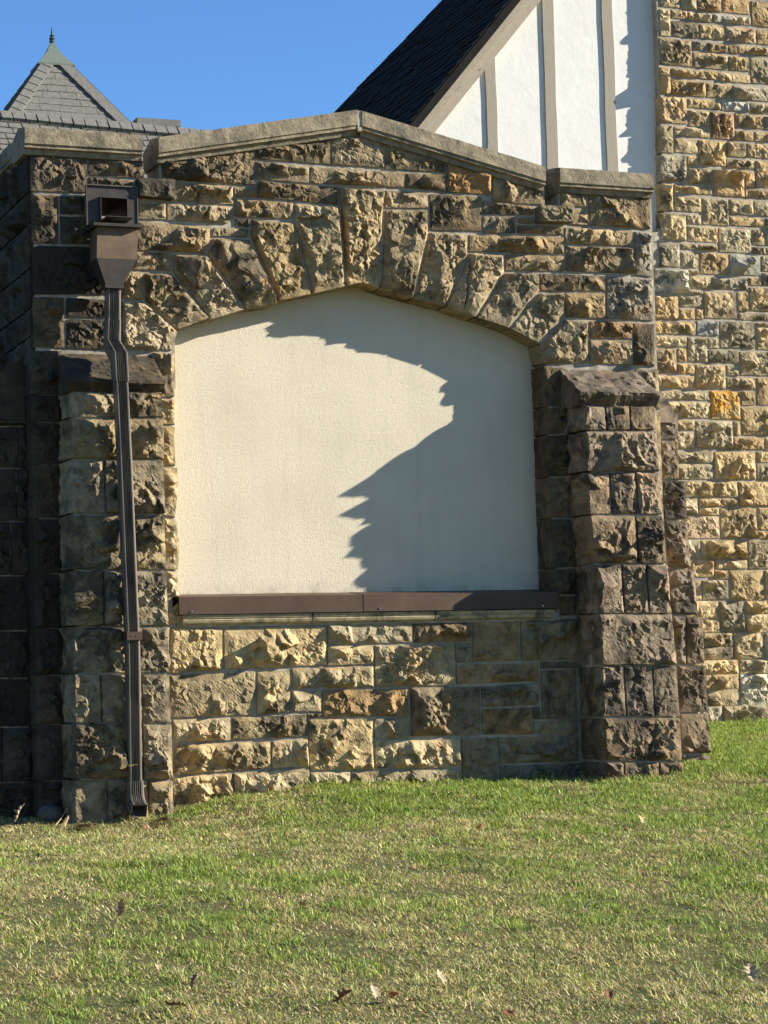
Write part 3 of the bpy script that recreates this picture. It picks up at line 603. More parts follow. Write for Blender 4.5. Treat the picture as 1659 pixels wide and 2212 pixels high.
# ------------------------------------------------------------------ half-timbered gable and its dark roof
def gable():
    root = empty('half_timbered_gable', (7.2, 2.6, .2), 'white stucco gable with taupe timbers and steep dark slate roof', 'building')
    sl = 1.187; L = math.hypot(1, sl); D = Vector((1/L,0,sl/L)); Np = Vector((-sl/L,0,1/L)); A = Vector((6.285,0,4.714))
    zz = lambda x: 4.714+(x-6.285)*sl
    # stucco wall
    x1 = 8.62
    mb = MB(); ring = [(5.2,2.5),(x1,2.5),(x1,zz(x1)-.1),(5.2,zz(5.2)-.1)]
    V = [(x,2.58,z) for x,z in ring]+[(x,2.85,z) for x,z in ring]
    mb.add(V, [(0,1,2,3),(7,6,5,4),(0,4,5,1),(1,5,6,2),(2,6,7,3),(3,7,4,0)])
    mb.build('stucco_wall', M['white'], root)
    for xa, xb, ztop in ((6.972,7.058,5.42),(7.466,7.560,5.95),(7.980,8.070,6.6)):
        ns = 14; rng = random.Random(int(xa*100)); V = []; F_ = []
        for i in range(ns+1):
            z = 3.4+(ztop-3.4)*i/ns; q = [rng.uniform(-.004,.004) for _ in range(2)]
            V += [(xa+q[0],2.566,z),(xb+q[1],2.566,z),(xb+q[1],2.585,z),(xa+q[0],2.585,z)]
        for i in range(ns):
            for j in range(4): F_.append((i*4+j,i*4+(j+1)%4,i*4+4+(j+1)%4,i*4+4+j))
        mk('timber', V, F_, M['timber'], root)
    def board(name, o0, o1, y0, y1, mat, t0=-1.6, t1=3.2):
        P = [A+D*t+Np*o for t in (t0,t1) for o in (o0,o1)]
        (a,b,c,d) = P; V = [(p.x,y,p.z) for y in (y0,y1) for p in (a,c,d,b)]
        return MB().add(V, [(0,1,2,3),(7,6,5,4),(0,4,5,1),(1,5,6,2),(2,6,7,3),(3,7,4,0)]).build(name, mat, root)
    board('roof_edge', -.04, .0, 2.38, 2.57, M['darkslate'])
    board('outer_bargeboard', -.115, -.042, 2.45, 2.585, M['rake'])
    board('inner_bargeboard', -.195, -.117, 2.50, 2.585, M['rake'])
    # roof slope: rear edge runs into the next roof
    yb = lambda z: 6.68+(5.94-z)*1.22
    mb = MB(); t0, t1 = -1.6, 3.2
    P0, P1 = A+D*t0, A+D*t1
    mb.add([(P0.x,2.40,P0.z),(P1.x,2.40,P1.z),(P1.x,max(2.6,yb(P1.z)),P1.z),(P0.x,yb(P0.z),P0.z)]+[(p[0]-Np.x*.06,p[1],p[2]-Np.z*.06) for p in ((P0.x,2.40,P0.z),(P1.x,2.40,P1.z),(P1.x,max(2.6,yb(P1.z)),P1.z),(P0.x,yb(P0.z),P0.z))],
           [(0,1,2,3),(7,6,5,4),(0,4,5,1),(1,5,6,2),(2,6,7,3),(3,7,4,0)])
    roof = mb.build('roof', M['darkslate'], root)
    rng = random.Random(2); mb = MB(); t = t0
    while t < t1-.1:
        y = 2.39-rng.random()*.1; pz = (A+D*t).z; ye = min(max(2.7, yb(pz)), 8.5)
        while y < ye:
            w = rng.uniform(.16,.26); y1 = min(y+w-.006, ye); ya = max(y, 2.385)
            if y1-ya > .03:
                l0 = .016+rng.uniform(-.004,.008); tt = t+rng.uniform(-.006,.006)
                a = A+D*tt; b = A+D*(tt+.2)
                lo = Np*l0; hi = Np*.003; th = Np*.01
                mb.hexa([(a+lo-th)+Vector((0,ya,0)),(b+hi-th)+Vector((0,ya,0)),(b+hi-th)+Vector((0,y1,0)),(a+lo-th)+Vector((0,y1,0)),
                         (a+lo)+Vector((0,ya,0)),(b+hi)+Vector((0,ya,0)),(b+hi)+Vector((0,y1,0)),(a+lo)+Vector((0,y1,0))])
            y += w
        t += .1
    tag(mb.build('slate_courses', M['darkslate'], roof), kind='stuff')
gable()

# ------------------------------------------------------------------ tower at the right
def tower():
    root = empty('church_tower', (9.4, 3.4, .2), 'tall tan rock-faced sandstone tower at the right edge beside the white gable', 'tower')
    core = slab('wall', [(8.435,6.8),(10.6,6.8),(10.6,-.3),(8.1,-.3),(8.1,3.95),(8.30,3.98),(8.435,4.1)], [], 2.507, 3.4, .03, M['mortar'], root, 3)
    rng = np.random.RandomState(12)
    cols = [(.38,.280,.145),(.38,.288,.158),(.41,.304,.155),(.335,.265,.152),(.295,.242,.148),(.36,.25,.125),(.39,.275,.135)]
    for i, (x0,x1,z0,z1) in enumerate(TD):
        P = [(x0/1e3,z1/1e3),(x1/1e3,z1/1e3),(x1/1e3,z0/1e3),(x0/1e3,z0/1e3)]
        c = TSP.get(i) or cols[rng.randint(len(cols))]
        mx, mz = (x0+x1)/2e3, (z0+z1)/2e3
        edge = x0 < 8470 and z1 > 3900
        sb_ = block('stone', P, front(2.5), 't', 4000+i, core, col=c, bulge=float(np.clip(.34*min(P[1][0]-P[0][0], P[0][1]-P[2][1]), .03, .055)), depth=.3 if edge else .05, side=.012 if edge else 0, res=.010, gap=.006)
        if i == LICHEN: sb_.data.materials[0] = M['lichen']
    x = max(t[1] for t in TD)/1000.
    mbV, mbF = [], []; n = 0
    for j, P in enumerate(ashlar(x, 10.55, .1, 6.4, 5)):
        V, F_ = rock(P, None, front(2.5), depth=.05, bulge=.03, seed=9000+j, res=.03); mbV.append(V); mbF.append(F_+n); n += len(V)
    o = mk('ashlar', np.concatenate(mbV), np.concatenate(mbF), M['stone'], core); o.color = (.38,.30,.18,.14); tag(o, kind='stuff')
tower()
LEAVES=[
(2.313,-3.971,0.075,'orange','orange brown leaf standing upright in the grass left of centre',3,1.10),
(2.515,-3.815,0.050,'pale','small pale leaf lying flat just right of the upright orange leaf',4,0.10),
(2.151,-5.077,0.075,'pale','pale crumpled leaf low in the left half of the lawn',5,0.30),
(2.169,-5.469,0.060,'rust','rusty leaf on edge near the lower left of the lawn',6,1.20),
(2.021,-5.761,0.090,'brown','dark brown curled leaf at the bottom left of the lawn',7,0.40),
(3.051,-4.055,0.070,'tan','tan leaf in the lawn below the left half of the wall',8,0.50),
(2.376,-5.688,0.050,'pale','small pale leaf beside the dark brown curled leaves at bottom',9,0.30),
(2.552,-5.860,0.085,'brown','dark brown leaf left of the pale leaf at the bottom centre',10,0.40),
(2.665,-5.859,0.085,'pale','pale folded leaf in the bottom centre of the lawn',11,0.80),
(2.721,-5.889,0.060,'rust','rust red leaf right of the pale folded leaf at bottom centre',12,0.50),
(2.759,-5.958,0.075,'tan','tan broken leaf next to the rust red leaf at bottom centre',13,0.30),
(2.966,-5.706,0.080,'pale','pinkish pale leaf tilted up in the lower middle of the lawn',14,0.90),
(4.645,-2.222,0.060,'rust','dark rusty leaf in the lawn close below the sill',15,0.60),
(4.118,-3.415,0.065,'pale','pale curled leaf in the middle distance below the rusty leaf',16,0.80),
(4.521,-3.320,0.045,'rust','small red leaf in the green patch right of centre',17,0.70),
(5.465,-2.403,0.075,'tan','tan curled leaf in front of the right buttress',18,0.70),
(4.086,-4.568,0.075,'pale','cream curled leaf like a cup in the right half of the lawn',19,0.90),
(2.967,-6.250,0.055,'rust','red leaf at the very bottom right of centre',20,0.50),
(3.372,-6.149,0.055,'rust','dark red leaf low in the right half of the lawn',21,0.60),
(3.975,-6.026,0.120,'pale','large pale oak leaf near the bottom right corner',22,0.60),
(2.720,-0.200,0.130,'tan','large brown leaf in the shade at the foot of the left side buttress',23,0.90),
(3.552,-5.521,0.050,'tan','small tan leaf in the lower right lawn',24,0.30),
(2.930,-0.450,0.070,'tan','brown leaf leaning at the foot of the left buttress',25,1.20)]
# ------------------------------------------------------------------ the coped stone pavilion wall
ARCH = [(3.733,2.588),(3.764,2.722),(3.970,2.801),(4.189,2.855),(4.398,2.916),(4.616,2.966),(4.834,3.020),(4.947,3.047),(5.056,3.014),(5.279,2.961),(5.492,2.916),(5.697,2.856),(5.917,2.796),(6.119,2.707),(6.147,2.575),(6.156,2.393),(6.168,1.10)]
def near_arch(p):
    A = np.array(ARCH); a, b = A[:-1], A[1:]; d = b-a; t = np.clip(((p-a)*d).sum(1)/(d*d).sum(1), 0, 1)
    return np.hypot(*(a+d*t[:,None]-p).T).min() < .03
def pavilion():
    root = empty('stone_pavilion', (4.92, .6, 0), 'brown rock-faced sandstone wall with shallow gabled coping and walled-up arch', 'building')
    oc = np.array([4.95, 2.2])
    opening = [(3.70,1.0)]+[tuple(np.array(p)+(np.array(p)-oc)/np.hypot(*(np.array(p)-oc))*.03) for p in ARCH[1:-1]]+[(6.19,1.0)]
    outline = [(2.905,-.45),(2.905,3.79),(3.555,3.79),(3.565,3.62),(3.672,3.62),(3.675,3.76),(4.93,4.03),(6.197,3.74),(6.21,3.59),(6.30,3.59),(6.31,3.74),(6.965,3.74),(6.965,-.45)]
    hole = [(3.272,3.33),(3.468,3.33),(3.468,3.505),(3.272,3.505)]
    wall = slab('wall', outline, [opening, hole], .010, .28, .024, M['mortar'], root, 1)
    arch = slab('arch_core', [(4.0,3.06),(5.9,3.06),(5.9,3.16),(4.0,3.16)], [], .05, .2, .04, M['mortar'], root, 4)
    for i, e in enumerate(WD):
        kind, c = e[0], e[1]; corn = e[2] if len(e) > 2 else None
        P = pts(c); kw = {}
        nm = 'voussoir' if kind == 'v' else ('kneeler' if kind == 'K' else 'stone')
        if kind == 'v': kw = dict(depth=.21, side=.012, bulge=float(np.interp(np.mean([p[0] for p in P]), [5.0,5.9], [.044,.026])), gap=.010, style='v', soft=near_arch)
        elif kind in ('j','js'): kw = dict(depth=.21, side=.02, bulge=.022 if kind == 'js' else .034, soft=near_arch)
        elif kind == 'K': kw = dict(depth=.08, lift=.07, bulge=.02)
        elif kind == 'b': kw = dict(depth=.06, bulge=.022)
        elif P[0][0] < 2.93 or P[1][0] > 6.93: kw = dict(depth=.25, side=.012)
        if kind == 's': kw.update(bulge=.045, gap=.004)
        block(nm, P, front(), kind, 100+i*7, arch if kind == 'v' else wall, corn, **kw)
    # sliver of wall beside the right buttress
    for j, (b, a) in enumerate(zip((2.30,2.02,1.70,1.42,1.05,.72,.40,.1,-.2),(2.57,2.30,2.02,1.70,1.42,1.05,.72,.40,.1))):
        block('stone', [(6.80,a),(6.972,a),(6.972,b),(6.80,b)], front(), 'l', 1800+j, wall, depth=.2, side=.01, bulge=.018)
    # left return wall, mostly seen edge-on
    ret = MB().box((2.903,.03,-.4),(3.25,3.0,3.78)).build('return_wall', M['mortar'], root)
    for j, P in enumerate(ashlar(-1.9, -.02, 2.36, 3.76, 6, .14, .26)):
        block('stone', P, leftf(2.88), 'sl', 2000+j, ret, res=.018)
    MB().box((6.55,.45,-.4),(6.95,2.9,3.7)).build('right_return_wall', M['mortar'], root)
    MB().box((3.26,.43,-.4),(6.54,2.9,3.2)).build('roof_deck', M['darkslate'], root)
    # cream stucco infill
    X = np.linspace(3.6,6.32,60); Zs = np.linspace(.95,3.15,50); GX, GZ = np.meshgrid(X, Zs); idx = np.arange(GX.size).reshape(GX.shape)
    V = np.stack([GX.ravel(), .18+.004*(fbm(GX*1.6,GZ*1.6,2,2)-.4).ravel(), GZ.ravel()], -1); n = len(V)
    F1 = np.stack([idx[:-1,:-1].ravel(), idx[:-1,1:].ravel(), idx[1:,1:].ravel(), idx[1:,:-1].ravel()], -1)
    Vb = V.copy(); Vb[:,1] = .26
    rim = np.concatenate([idx[0,:], idx[1:,-1], idx[-1,-2::-1], idx[-2:0:-1,0]])
    F2 = np.stack([rim, np.roll(rim,-1), np.roll(rim,-1)+n, rim+n], -1)
    mk('stucco_panel', np.concatenate([V,Vb]), np.concatenate([F1, F1[:,::-1]+n, F2]), M['stucco'], root, smooth=False)
    # copings
    cp = dens([(-.06,.0),(-.062,-.094),(-.052,-.100),(-.052,-.116),(-.030,-.122),(-.022,-.15),(.27,-.15),(.30,-.1),(.30,-.02),(.12,.03)], .03)
    def coping(x0, x1, z0, z1, seed, name='coping'):
        xs = np.linspace(x0, x1, max(3,int((x1-x0)/.025)))
        V, F_ = loft(cp, xs, lambda x: z0+(z1-z0)*(x-x0)/(x1-x0), .0035, seed)
        return mk(name, V, F_, M['coping'], root)
    coping(2.845, 3.551, 3.877, 3.875, 3); coping(3.650, 4.915, 3.867, 4.116, 4); coping(4.945, 6.182, 4.112, 3.833, 5); coping(6.283, 6.953, 3.833, 3.829, 6)
    V, F_ = loft([(-.055,-.002),(-.057,-.13),(.29,-.14),(.29,-.01)], np.linspace(4.917,4.943,3), lambda x: 4.114, .002, 9); mk('coping_joint', V, F_, M['mortar'], root)
    # coping of the return: profile turned round the corner
    V, F_ = loft(cp, np.linspace(.305, 3.0, 60), lambda x: 3.876, .0035, 8); V = np.stack([2.905+V[:,1]*1.0, V[:,0], V[:,2]], -1); mk('coping', V, F_, M['coping'], root)
    # buttresses
    def buttress(name, D, b0, k, x0, x1, kind, seed, wx0, wx1, wy, wz):
        mb = MB(); yb = lambda z: -(b0+k*(2.35-z))+.012
        mb.hexa([(x0+.02,yb(-.4),-.4),(x1-.02,yb(-.4),-.4),(x1-.02,.02,-.4),(x0+.02,.02,-.4),(x0+.02,yb(2.33),2.33),(x1-.02,yb(2.33),2.33),(x1-.02,.02,2.33),(x0+.02,.02,2.33)])
        core = mb.build(name, M['mortar'], root)
        for i, e in enumerate(D):
            P = pts(e[1])
            block('stone', P, front(0,k,b0), kind, seed+i*3, core, depth=b0+.13, side=.04 if e[0] == 'bl' else .012, bulge=(.032+.028*((i*7919+seed)%11)/10), gap=.007, wob=.006, lift=(.018*((i*37+5)%9)/8 if kind == 'rl' else .010*((i*5)%3)), skip=(3,) if e[0] == 'bl' else ())
        pf = dens([(.03,wz[0]),(wy,wz[1]),(wy-.002,wz[1]-.018),(wy+.06,wz[2]-.012),(.03,wz[2]-.012)], .018)
        V, F_ = loft(pf, np.linspace(wx0, wx1, int((wx1-wx0)/.016)), lambda x: 0, .018, seed+77)
        w = mk('weathering_stone', V, F_, M['stone'], core, center=True); paint(w, 'd' if kind == 'bl' else kind, np.random.RandomState(seed))
        return core
    buttress('left_buttress', BLD, .2, .03, 3.04, 3.597, 'bl', 2300, 3.025, 3.60, -.255, (2.578,2.385,2.325))
    buttress('right_buttress', BRD, .222, .042, 6.32, 6.84, 'rl', 2600, 6.262, 6.815, -.285, (2.562,2.372,2.30))
    def side_buttress(name, D, x_in, x_out_top, x_out_bot, kind, seed, wz):
        mb = MB(); a, b = sorted((x_in, x_out_top)); a2, b2 = sorted((x_in, x_out_bot))
        mb.hexa([(a2,.162,-.4),(b2,.162,-.4),(b2,.75,-.4),(a2,.75,-.4),(a,.162,2.28),(b,.162,2.28),(b,.75,2.28),(a,.75,2.28)])
        core = mb.build(name, M['mortar'], root)
        for i, e in enumerate(D): block('stone', pts(e[1]), front(.15), kind, seed+i*3, core, depth=.12, side=.012, bulge=.036, gap=.004 if kind == 'sl' else .007)
        s = 1 if x_out_top > x_in else -1; xo = x_out_top+.03*s
        pr = dens([(x_in*s,wz[0]),(xo*s,wz[1]),(xo*s,wz[2]),(x_in*s,wz[2])][::-1], .02)
        V, F_ = loft(pr, np.linspace(.12,.76,34), lambda x: 0, .007, seed+50)
        V = np.stack([V[:,1]*s, V[:,0], V[:,2]], -1)
        w = mk('weathering_stone', V, F_, M['stone'], core, center=True); paint(w, kind, np.random.RandomState(seed))
    side_buttress('right_side_buttress', SRD, 6.99, 7.10, 7.31, 'sb', 2900, (2.50,2.33,2.24))
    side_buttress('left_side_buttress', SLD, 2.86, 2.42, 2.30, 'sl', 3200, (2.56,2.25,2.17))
    # sill: moulded stone under a brown metal flashing
    for x0, x1, s in ((3.742,4.545,1),(4.552,5.340,2),(5.347,6.143,3)):
        V, F_ = loft([(-.045,1.03),(-.045,1.012),(-.038,1.006),(-.042,1.000),(-.036,.984),(-.012,.972),(.1,.972),(.1,1.03)], np.linspace(x0,x1,24), lambda x: 0, .0015, s)
        mk('sill_stone', V, F_, M['sillst'], root)
    MB().box((3.715,-.005,.96),(6.20,.15,1.03)).build('sill_bed', M['mortar'], root)
    rng = np.random.RandomState(3)
    for x0, x1 in ((3.714,4.872),(4.868,6.176)):
        xs = np.linspace(x0,x1,40); dy = .006*(vn(xs*5,xs*0,7)-.5); dz = .010*(vn(xs*3.1,xs*0+3,8)-.5)
        V, F_ = loft([(-.062,1.034),(-.060,1.137),(.185,1.162),(.185,1.150),(-.055,1.128),(-.057,1.034)], xs, lambda x: float(np.interp(x,xs,dz))*.4+(.0015 if x0 > 4 else 0), 0, 0, lambda x: float(np.interp(x,xs,dy))-(.002 if x0 > 4 else 0))
        fl = mk('sill_flashing', V, F_, M['flash'], root)
        for x in ((3.79,) if x0 < 4 else (4.97,6.06)):
            V = [(x+.006*math.cos(a)*q,-.066 if q == 1 else -.070,1.052+.006*math.sin(a)*q) for q in (1,.6) for a in np.arange(6)*math.pi/3]
            mk('screw', V, [(5,4,3,2,1,0)]+[(i,(i+1)%6,6+(i+1)%6,6+i) for i in range(6)]+[(6,7,8,9,10,11)], M['screw'], fl)
    return root
pavilion()

# ------------------------------------------------------------------ scupper, leader head and downspout
def downspout():
    root = empty('downspout', (3.35, -.34, -.1), 'dark metal rain leader with funnel head and fluted downspout on left buttress', 'downspout')
    # flanged scupper frame round the opening
    y0, y1 = -.052, -.03; X = (3.207,3.289,3.449,3.511); Zz = (3.322,3.349,3.487,3.556)
    mb = MB(); 
    mb.box((X[0],y0,Zz[0]),(X[1],y1,Zz[3])); mb.box((X[2],y0,Zz[0]),(X[3],y1,Zz[3])); mb.box((X[1],y0,Zz[2]),(X[2],y1,Zz[3])); mb.box((X[1],y0,Zz[0]),(X[2],y1,Zz[1]))
    fr = mb.build('scupper_flange', M['bronze'], root)
    mb = MB(); t = .004
    mb.box((X[1]-t,-.075,Zz[1]),(X[1],.46,Zz[2]+t)); mb.box((X[2],-.058,Zz[1]),(X[2]+t,.46,Zz[2]+t)); mb.box((X[1],-.058,Zz[2]),(X[2],.46,Zz[2]+t)); mb.box((X[1],-.2,Zz[1]-t),(X[2],.46,Zz[1]))
    mb.build('scupper_duct', M['bronze'], fr)
    MB().box((X[0]-.004,y0-.012,Zz[0]-.005),(X[0],y1,Zz[3]+.004)).box((X[3],y0-.006,Zz[0]),(X[3]+.004,y1,Zz[3]+.004)).box((X[0],y0-.012,Zz[3]),(X[3],y1,Zz[3]+.005)).build('flange_rim', M['pipe'], fr)
    # leader head: open box, funnel below
    def tub(rings, name, mat, th=.004):
        V = []; F_ = []
        for (xa,xb,ya,yb,z) in rings: V += [(xa,ya,z),(xb,ya,z),(xb,yb,z),(xa,yb,z)]
        for i in range(len(rings)-1):
            for j in range(4): F_.append((i*4+j,i*4+(j+1)%4,i*4+4+(j+1)%4,i*4+4+j))
        o = mk(name, V, F_, mat, root); m = o.modifiers.new('s','SOLIDIFY'); m.thickness = th; m.offset = -1; return o
    tub([(3.277,3.371,-.20,-.105,2.935),(3.223,3.461,-.205,-.035,3.098)], 'funnel', M['bronze'])
    tub([(3.223,3.461,-.205,-.035,3.098),(3.226,3.468,-.207,-.035,3.20),(3.230,3.474,-.205,-.035,3.283)], 'leader_head', M['head'])
    mb = MB(); mb.box((3.198,-.245,3.281),(3.490,-.205,3.298)); mb.box((3.198,-.205,3.281),(3.232,-.035,3.298)); mb.box((3.472,-.205,3.281),(3.490,-.035,3.298)); mb.build('leader_lip', M['bronze'], root)
    MB().box((3.268,-.21,2.925),(3.380,-.095,2.944)).build('funnel_collar', M['bronze'], root)
    # fluted pipe
    def prof(w, d):
        P = [(-w/2, d/2), (-w/2,-d/2+.008), (-w/2+.008,-d/2)]
        nf = 5; a = -w/2+.014; b = w/2-.014; st = (b-a)/nf
        for i in range(nf): 
            x = a+i*st; P += [(x,-d/2),(x+st*.28,-d/2+.008),(x+st*.72,-d/2+.008),(x+st,-d/2)]
        return P+[(w/2-.008,-d/2),(w/2,-d/2+.008),(w/2,d/2)]
    def pipe(name, path, w, d, mat, open_end=False):
        pr = prof(w, d); n = len(pr); V = []; F_ = []; path = [Vector(p) for p in path]
        for i, p in enumerate(path):
            a = path[max(0,i-1)]; b = path[min(len(path)-1,i+1)]
            d1 = (p-a).normalized() if i else (b-p).normalized(); d2 = (b-p).normalized() if i < len(path)-1 else d1
            T_ = (d1+d2).normalized(); ux = Vector((1,0,0)); ux = (ux-T_*ux.dot(T_)).normalized(); uy = T_.cross(ux)
            if uy.y < 0: uy = -uy
            sc = 1/max(.5, T_.dot(d1))
            V += [tuple(p+ux*q[0]+uy*q[1]*sc) for q in pr]
        for i in range(len(path)-1):
            for j in range(n): F_.append((i*n+j,i*n+(j+1)%n,(i+1)*n+(j+1)%n,(i+1)*n+j))
        if not open_end: F_ += [tuple(range(n)), tuple(range(len(V)-1,len(V)-n-1,-1))]
        return mk(name, V, F_, mat, root)
    pipe('upper_pipe', [(3.329,-.15,2.945),(3.324,-.15,2.73)], .080, .072, M['pipe'])
    pipe('offset_elbow', [(3.323,-.15,2.745),(3.318,-.15,2.605),(3.312,-.325,2.508),(3.318,-.325,2.36)], .086, .078, M['pipe'])
    pipe('lower_pipe', [(3.317,-.325,2.38),(3.333,-.325,1.89),(3.357,-.325,.84),(3.352,-.325,.05)], .076, .070, M['pipe'])
    pth = [(3.352,-.325,.09),(3.354,-.325,.02)]+[(3.355+.001*i,-.325-.10*(1-math.cos(a)),.02-.10*math.sin(a)) for i, a in enumerate(np.linspace(.2,1.25,6))]
    sh = pipe('outlet_elbow', pth, .086, .078, M['pipe'], True); m = sh.modifiers.new('s','SOLIDIFY'); m.thickness = .0025; m.offset = -1
    sx = 3.3575
    st = MB().box((sx-.044,-.376,.885),(sx+.044,-.3725,.932)).box((sx-.044,-.3725,.885),(sx-.0405,-.26,.932)).box((sx+.0405,-.3725,.885),(sx+.044,-.26,.932)).build('strap', M['flash'], root)
    for dx in (-.016,.014):
        V = [(sx+dx+.004*math.cos(a)*q,-.376 if q == 1 else -.380,.909+.004*math.sin(a)*q) for q in (1,.6) for a in np.arange(6)*math.pi/3]
        mk('screw', V, [(5,4,3,2,1,0)]+[(i,(i+1)%6,6+(i+1)%6,6+i) for i in range(6)]+[(6,7,8,9,10,11)], M['screw'], st)
downspout()

# ------------------------------------------------------------------ lawn
def grass():
    rng = np.random.RandomState(7)
    R3 = np.array([r2, u2, fw])
    def inview(x, y, z, mg):
        v = np.stack([x-CAM.x, y-CAM.y, z-CAM.z], -1); q = v@R3.T
        return (np.abs(q[:,0]/q[:,2]) < 829.5/4900*mg) & (q[:,1]/q[:,2] > -1106/4900*mg)
    def scatter(n, mg, inner=None):
        x = rng.uniform(-1.5, 11, n); y = rng.uniform(-8.2, 2.5, n); z = gz(x, y)
        k = inview(x, y, z, mg)
        if inner: k &= ~inview(x, y, z, inner)
        k &= ~((x > 2.87) & (x < 6.98) & (y > .02)); k &= ~((x > 2.25) & (x < 7.33) & (y > .13))
        k &= ~((x > 3.03) & (x < 3.61) & (y > -.30)); k &= ~((x > 6.3) & (x < 6.89) & (y > -.34)); k &= ~((y > .7) & (x < 6.9))
        k &= ~((fbm(x*3.7+2, y*3.1, 51, 4) > .585) & (rng.rand(n) < .72))      # thin, bare spots
        return x[k], y[k], z[k]
    dn = 12.5*10.7
    xa, ya, za = scatter(int(dn*16000), 1.03); xb, yb, zb = scatter(int(dn*2600), 1.35, 1.03)
    x = np.concatenate([xa,xb]); y = np.concatenate([ya,yb]); z = np.concatenate([za,zb]); n = len(x)
    # patches: greener to the right, drier towards the downspout and the middle
    pt = fbm(x*1.9+3, y*1.0, 21, 4)*.9+.13+.75*(fbm(x*6, y*4, 22, 3)-.44)
    bias = -.16*np.exp(-((y+.2)/.7)**2)*np.clip(6.3-x,0,1)+np.interp(x+.28*(y+3), [0.5,2.6,4.2,6.2,8.5], [.00,-.06,-.03,.15,.27])
    green = 1/(1+np.exp(-((pt+bias)-.638)*13))
    isg = rng.rand(n) < np.clip(green*.78+.07, .07, .86)
    dist = y+12.86
    ln_ = np.where(isg, rng.uniform(.018,.044,n), rng.uniform(.014,.038,n))
    nearw = ((np.abs(y+.03) < .06) & (x > 3.6) & (x < 6.3)) | ((np.abs(y+.36) < .07) & (((x > 3) & (x < 3.62)) | ((x > 6.28) & (x < 6.9))))
    ln_ = np.where(nearw, ln_*np.where(rng.rand(n) < .06, 2.6, 1.15), ln_); ln_ *= (.55+1.0*vn(x*11,y*11,31))*(.8+.4*vn(x*3,y*3,35))
    wd = np.where(isg, rng.uniform(.0026,.0048,n), rng.uniform(.0022,.0044,n))*np.interp(dist,[5,13],[.9,1.25])
    tilt = np.where(isg, rng.uniform(.15,1.15,n), rng.uniform(.6,1.5,n)); az = rng.uniform(0,2*math.pi,n)+.5*vn(x*3,y*3,33)
    bend = rng.uniform(.1,.9,n)
    dx, dy = np.cos(az), np.sin(az); tw = rng.uniform(-.6,.6,n)
    px, py = np.cos(az+math.pi/2+tw), np.sin(az+math.pi/2+tw)
    t1 = tilt; t2 = np.minimum(tilt+bend, 1.75)
    o = np.stack([x,y,z-.004],-1)
    p1 = o+(ln_*.55)[:,None]*np.stack([dx*np.sin(t1),dy*np.sin(t1),np.cos(t1)],-1)
    p2 = p1+(ln_*.45)[:,None]*np.stack([dx*np.sin(t2),dy*np.sin(t2),np.cos(t2)],-1)
    p1[:,2] = np.maximum(p1[:,2], o[:,2]+.008*rng.rand(n)); p2[:,2] = np.maximum(p2[:,2], o[:,2]+.010*rng.rand(n))
    sv = np.stack([px,py,np.zeros(n)],-1)
    V = np.stack([o-sv*wd[:,None]/2, o+sv*wd[:,None]/2, p1-sv*wd[:,None]*.42, p1+sv*wd[:,None]*.42, p2], 1).reshape(-1,3)
    b = np.arange(n)*5
    lv = np.stack([b,b+1,b+3,b,b+3,b+2,b+2,b+3,b+4], -1).ravel()
    me = bpy.data.meshes.new('grass'); me.vertices.add(len(V)); me.vertices.foreach_set('co', V.ravel())
    nf = n*3; me.loops.add(nf*3); me.loops.foreach_set('vertex_index', lv.astype(np.int32)); me.polygons.add(nf)
    me.polygons.foreach_set('loop_start', (np.arange(nf)*3).astype(np.int32)); me.polygons.foreach_set('loop_total', np.full(nf,3,np.int32))
    me.update()
    gcol = np.array([[.20,.285,.035],[.29,.37,.05],[.13,.20,.03],[.40,.42,.10],[.24,.33,.07]]); scol = np.array([[.66,.53,.24],[.56,.44,.18],[.78,.68,.38],[.40,.28,.12],[.62,.56,.20]])
    c = np.where(isg[:,None], gcol[rng.randint(0,5,n)], scol[rng.randint(0,5,n)])*rng.uniform(.42,1.4,n)[:,None]
    c4 = np.concatenate([np.repeat(c,5,0), np.ones((n*5,1))],1)
    at = me.color_attributes.new('tint','FLOAT_COLOR','POINT'); at.data.foreach_set('color', c4.ravel())
    m = bpy.data.materials.new('grass_blades'); m.use_nodes = True; nt = m.node_tree; pb = nt.nodes['Principled BSDF']; pb.inputs['Roughness'].default_value = .6; pb.inputs['Specular IOR Level'].default_value = .3
    a = N(nt,'ShaderNodeAttribute',attribute_name='tint'); nt.links.new(a.outputs['Color'], pb.inputs['Base Color'])
    tr = N(nt,'ShaderNodeBsdfTranslucent'); nt.links.new(a.outputs['Color'], tr.inputs['Color'])
    ms = N(nt,'ShaderNodeMixShader',i={0:.35}); nt.links.new(pb.outputs[0], ms.inputs[1]); nt.links.new(tr.outputs[0], ms.inputs[2])
    nt.links.new(ms.outputs[0], nt.nodes['Material Output'].inputs['Surface'])
    me.materials.append(m)
    ob = bpy.data.objects.new('grass', me); COL.objects.link(ob)
    tag(ob, 'short patchy lawn of green and straw coloured blades', 'grass', kind='stuff')
    print('grass blades', n)
grass()

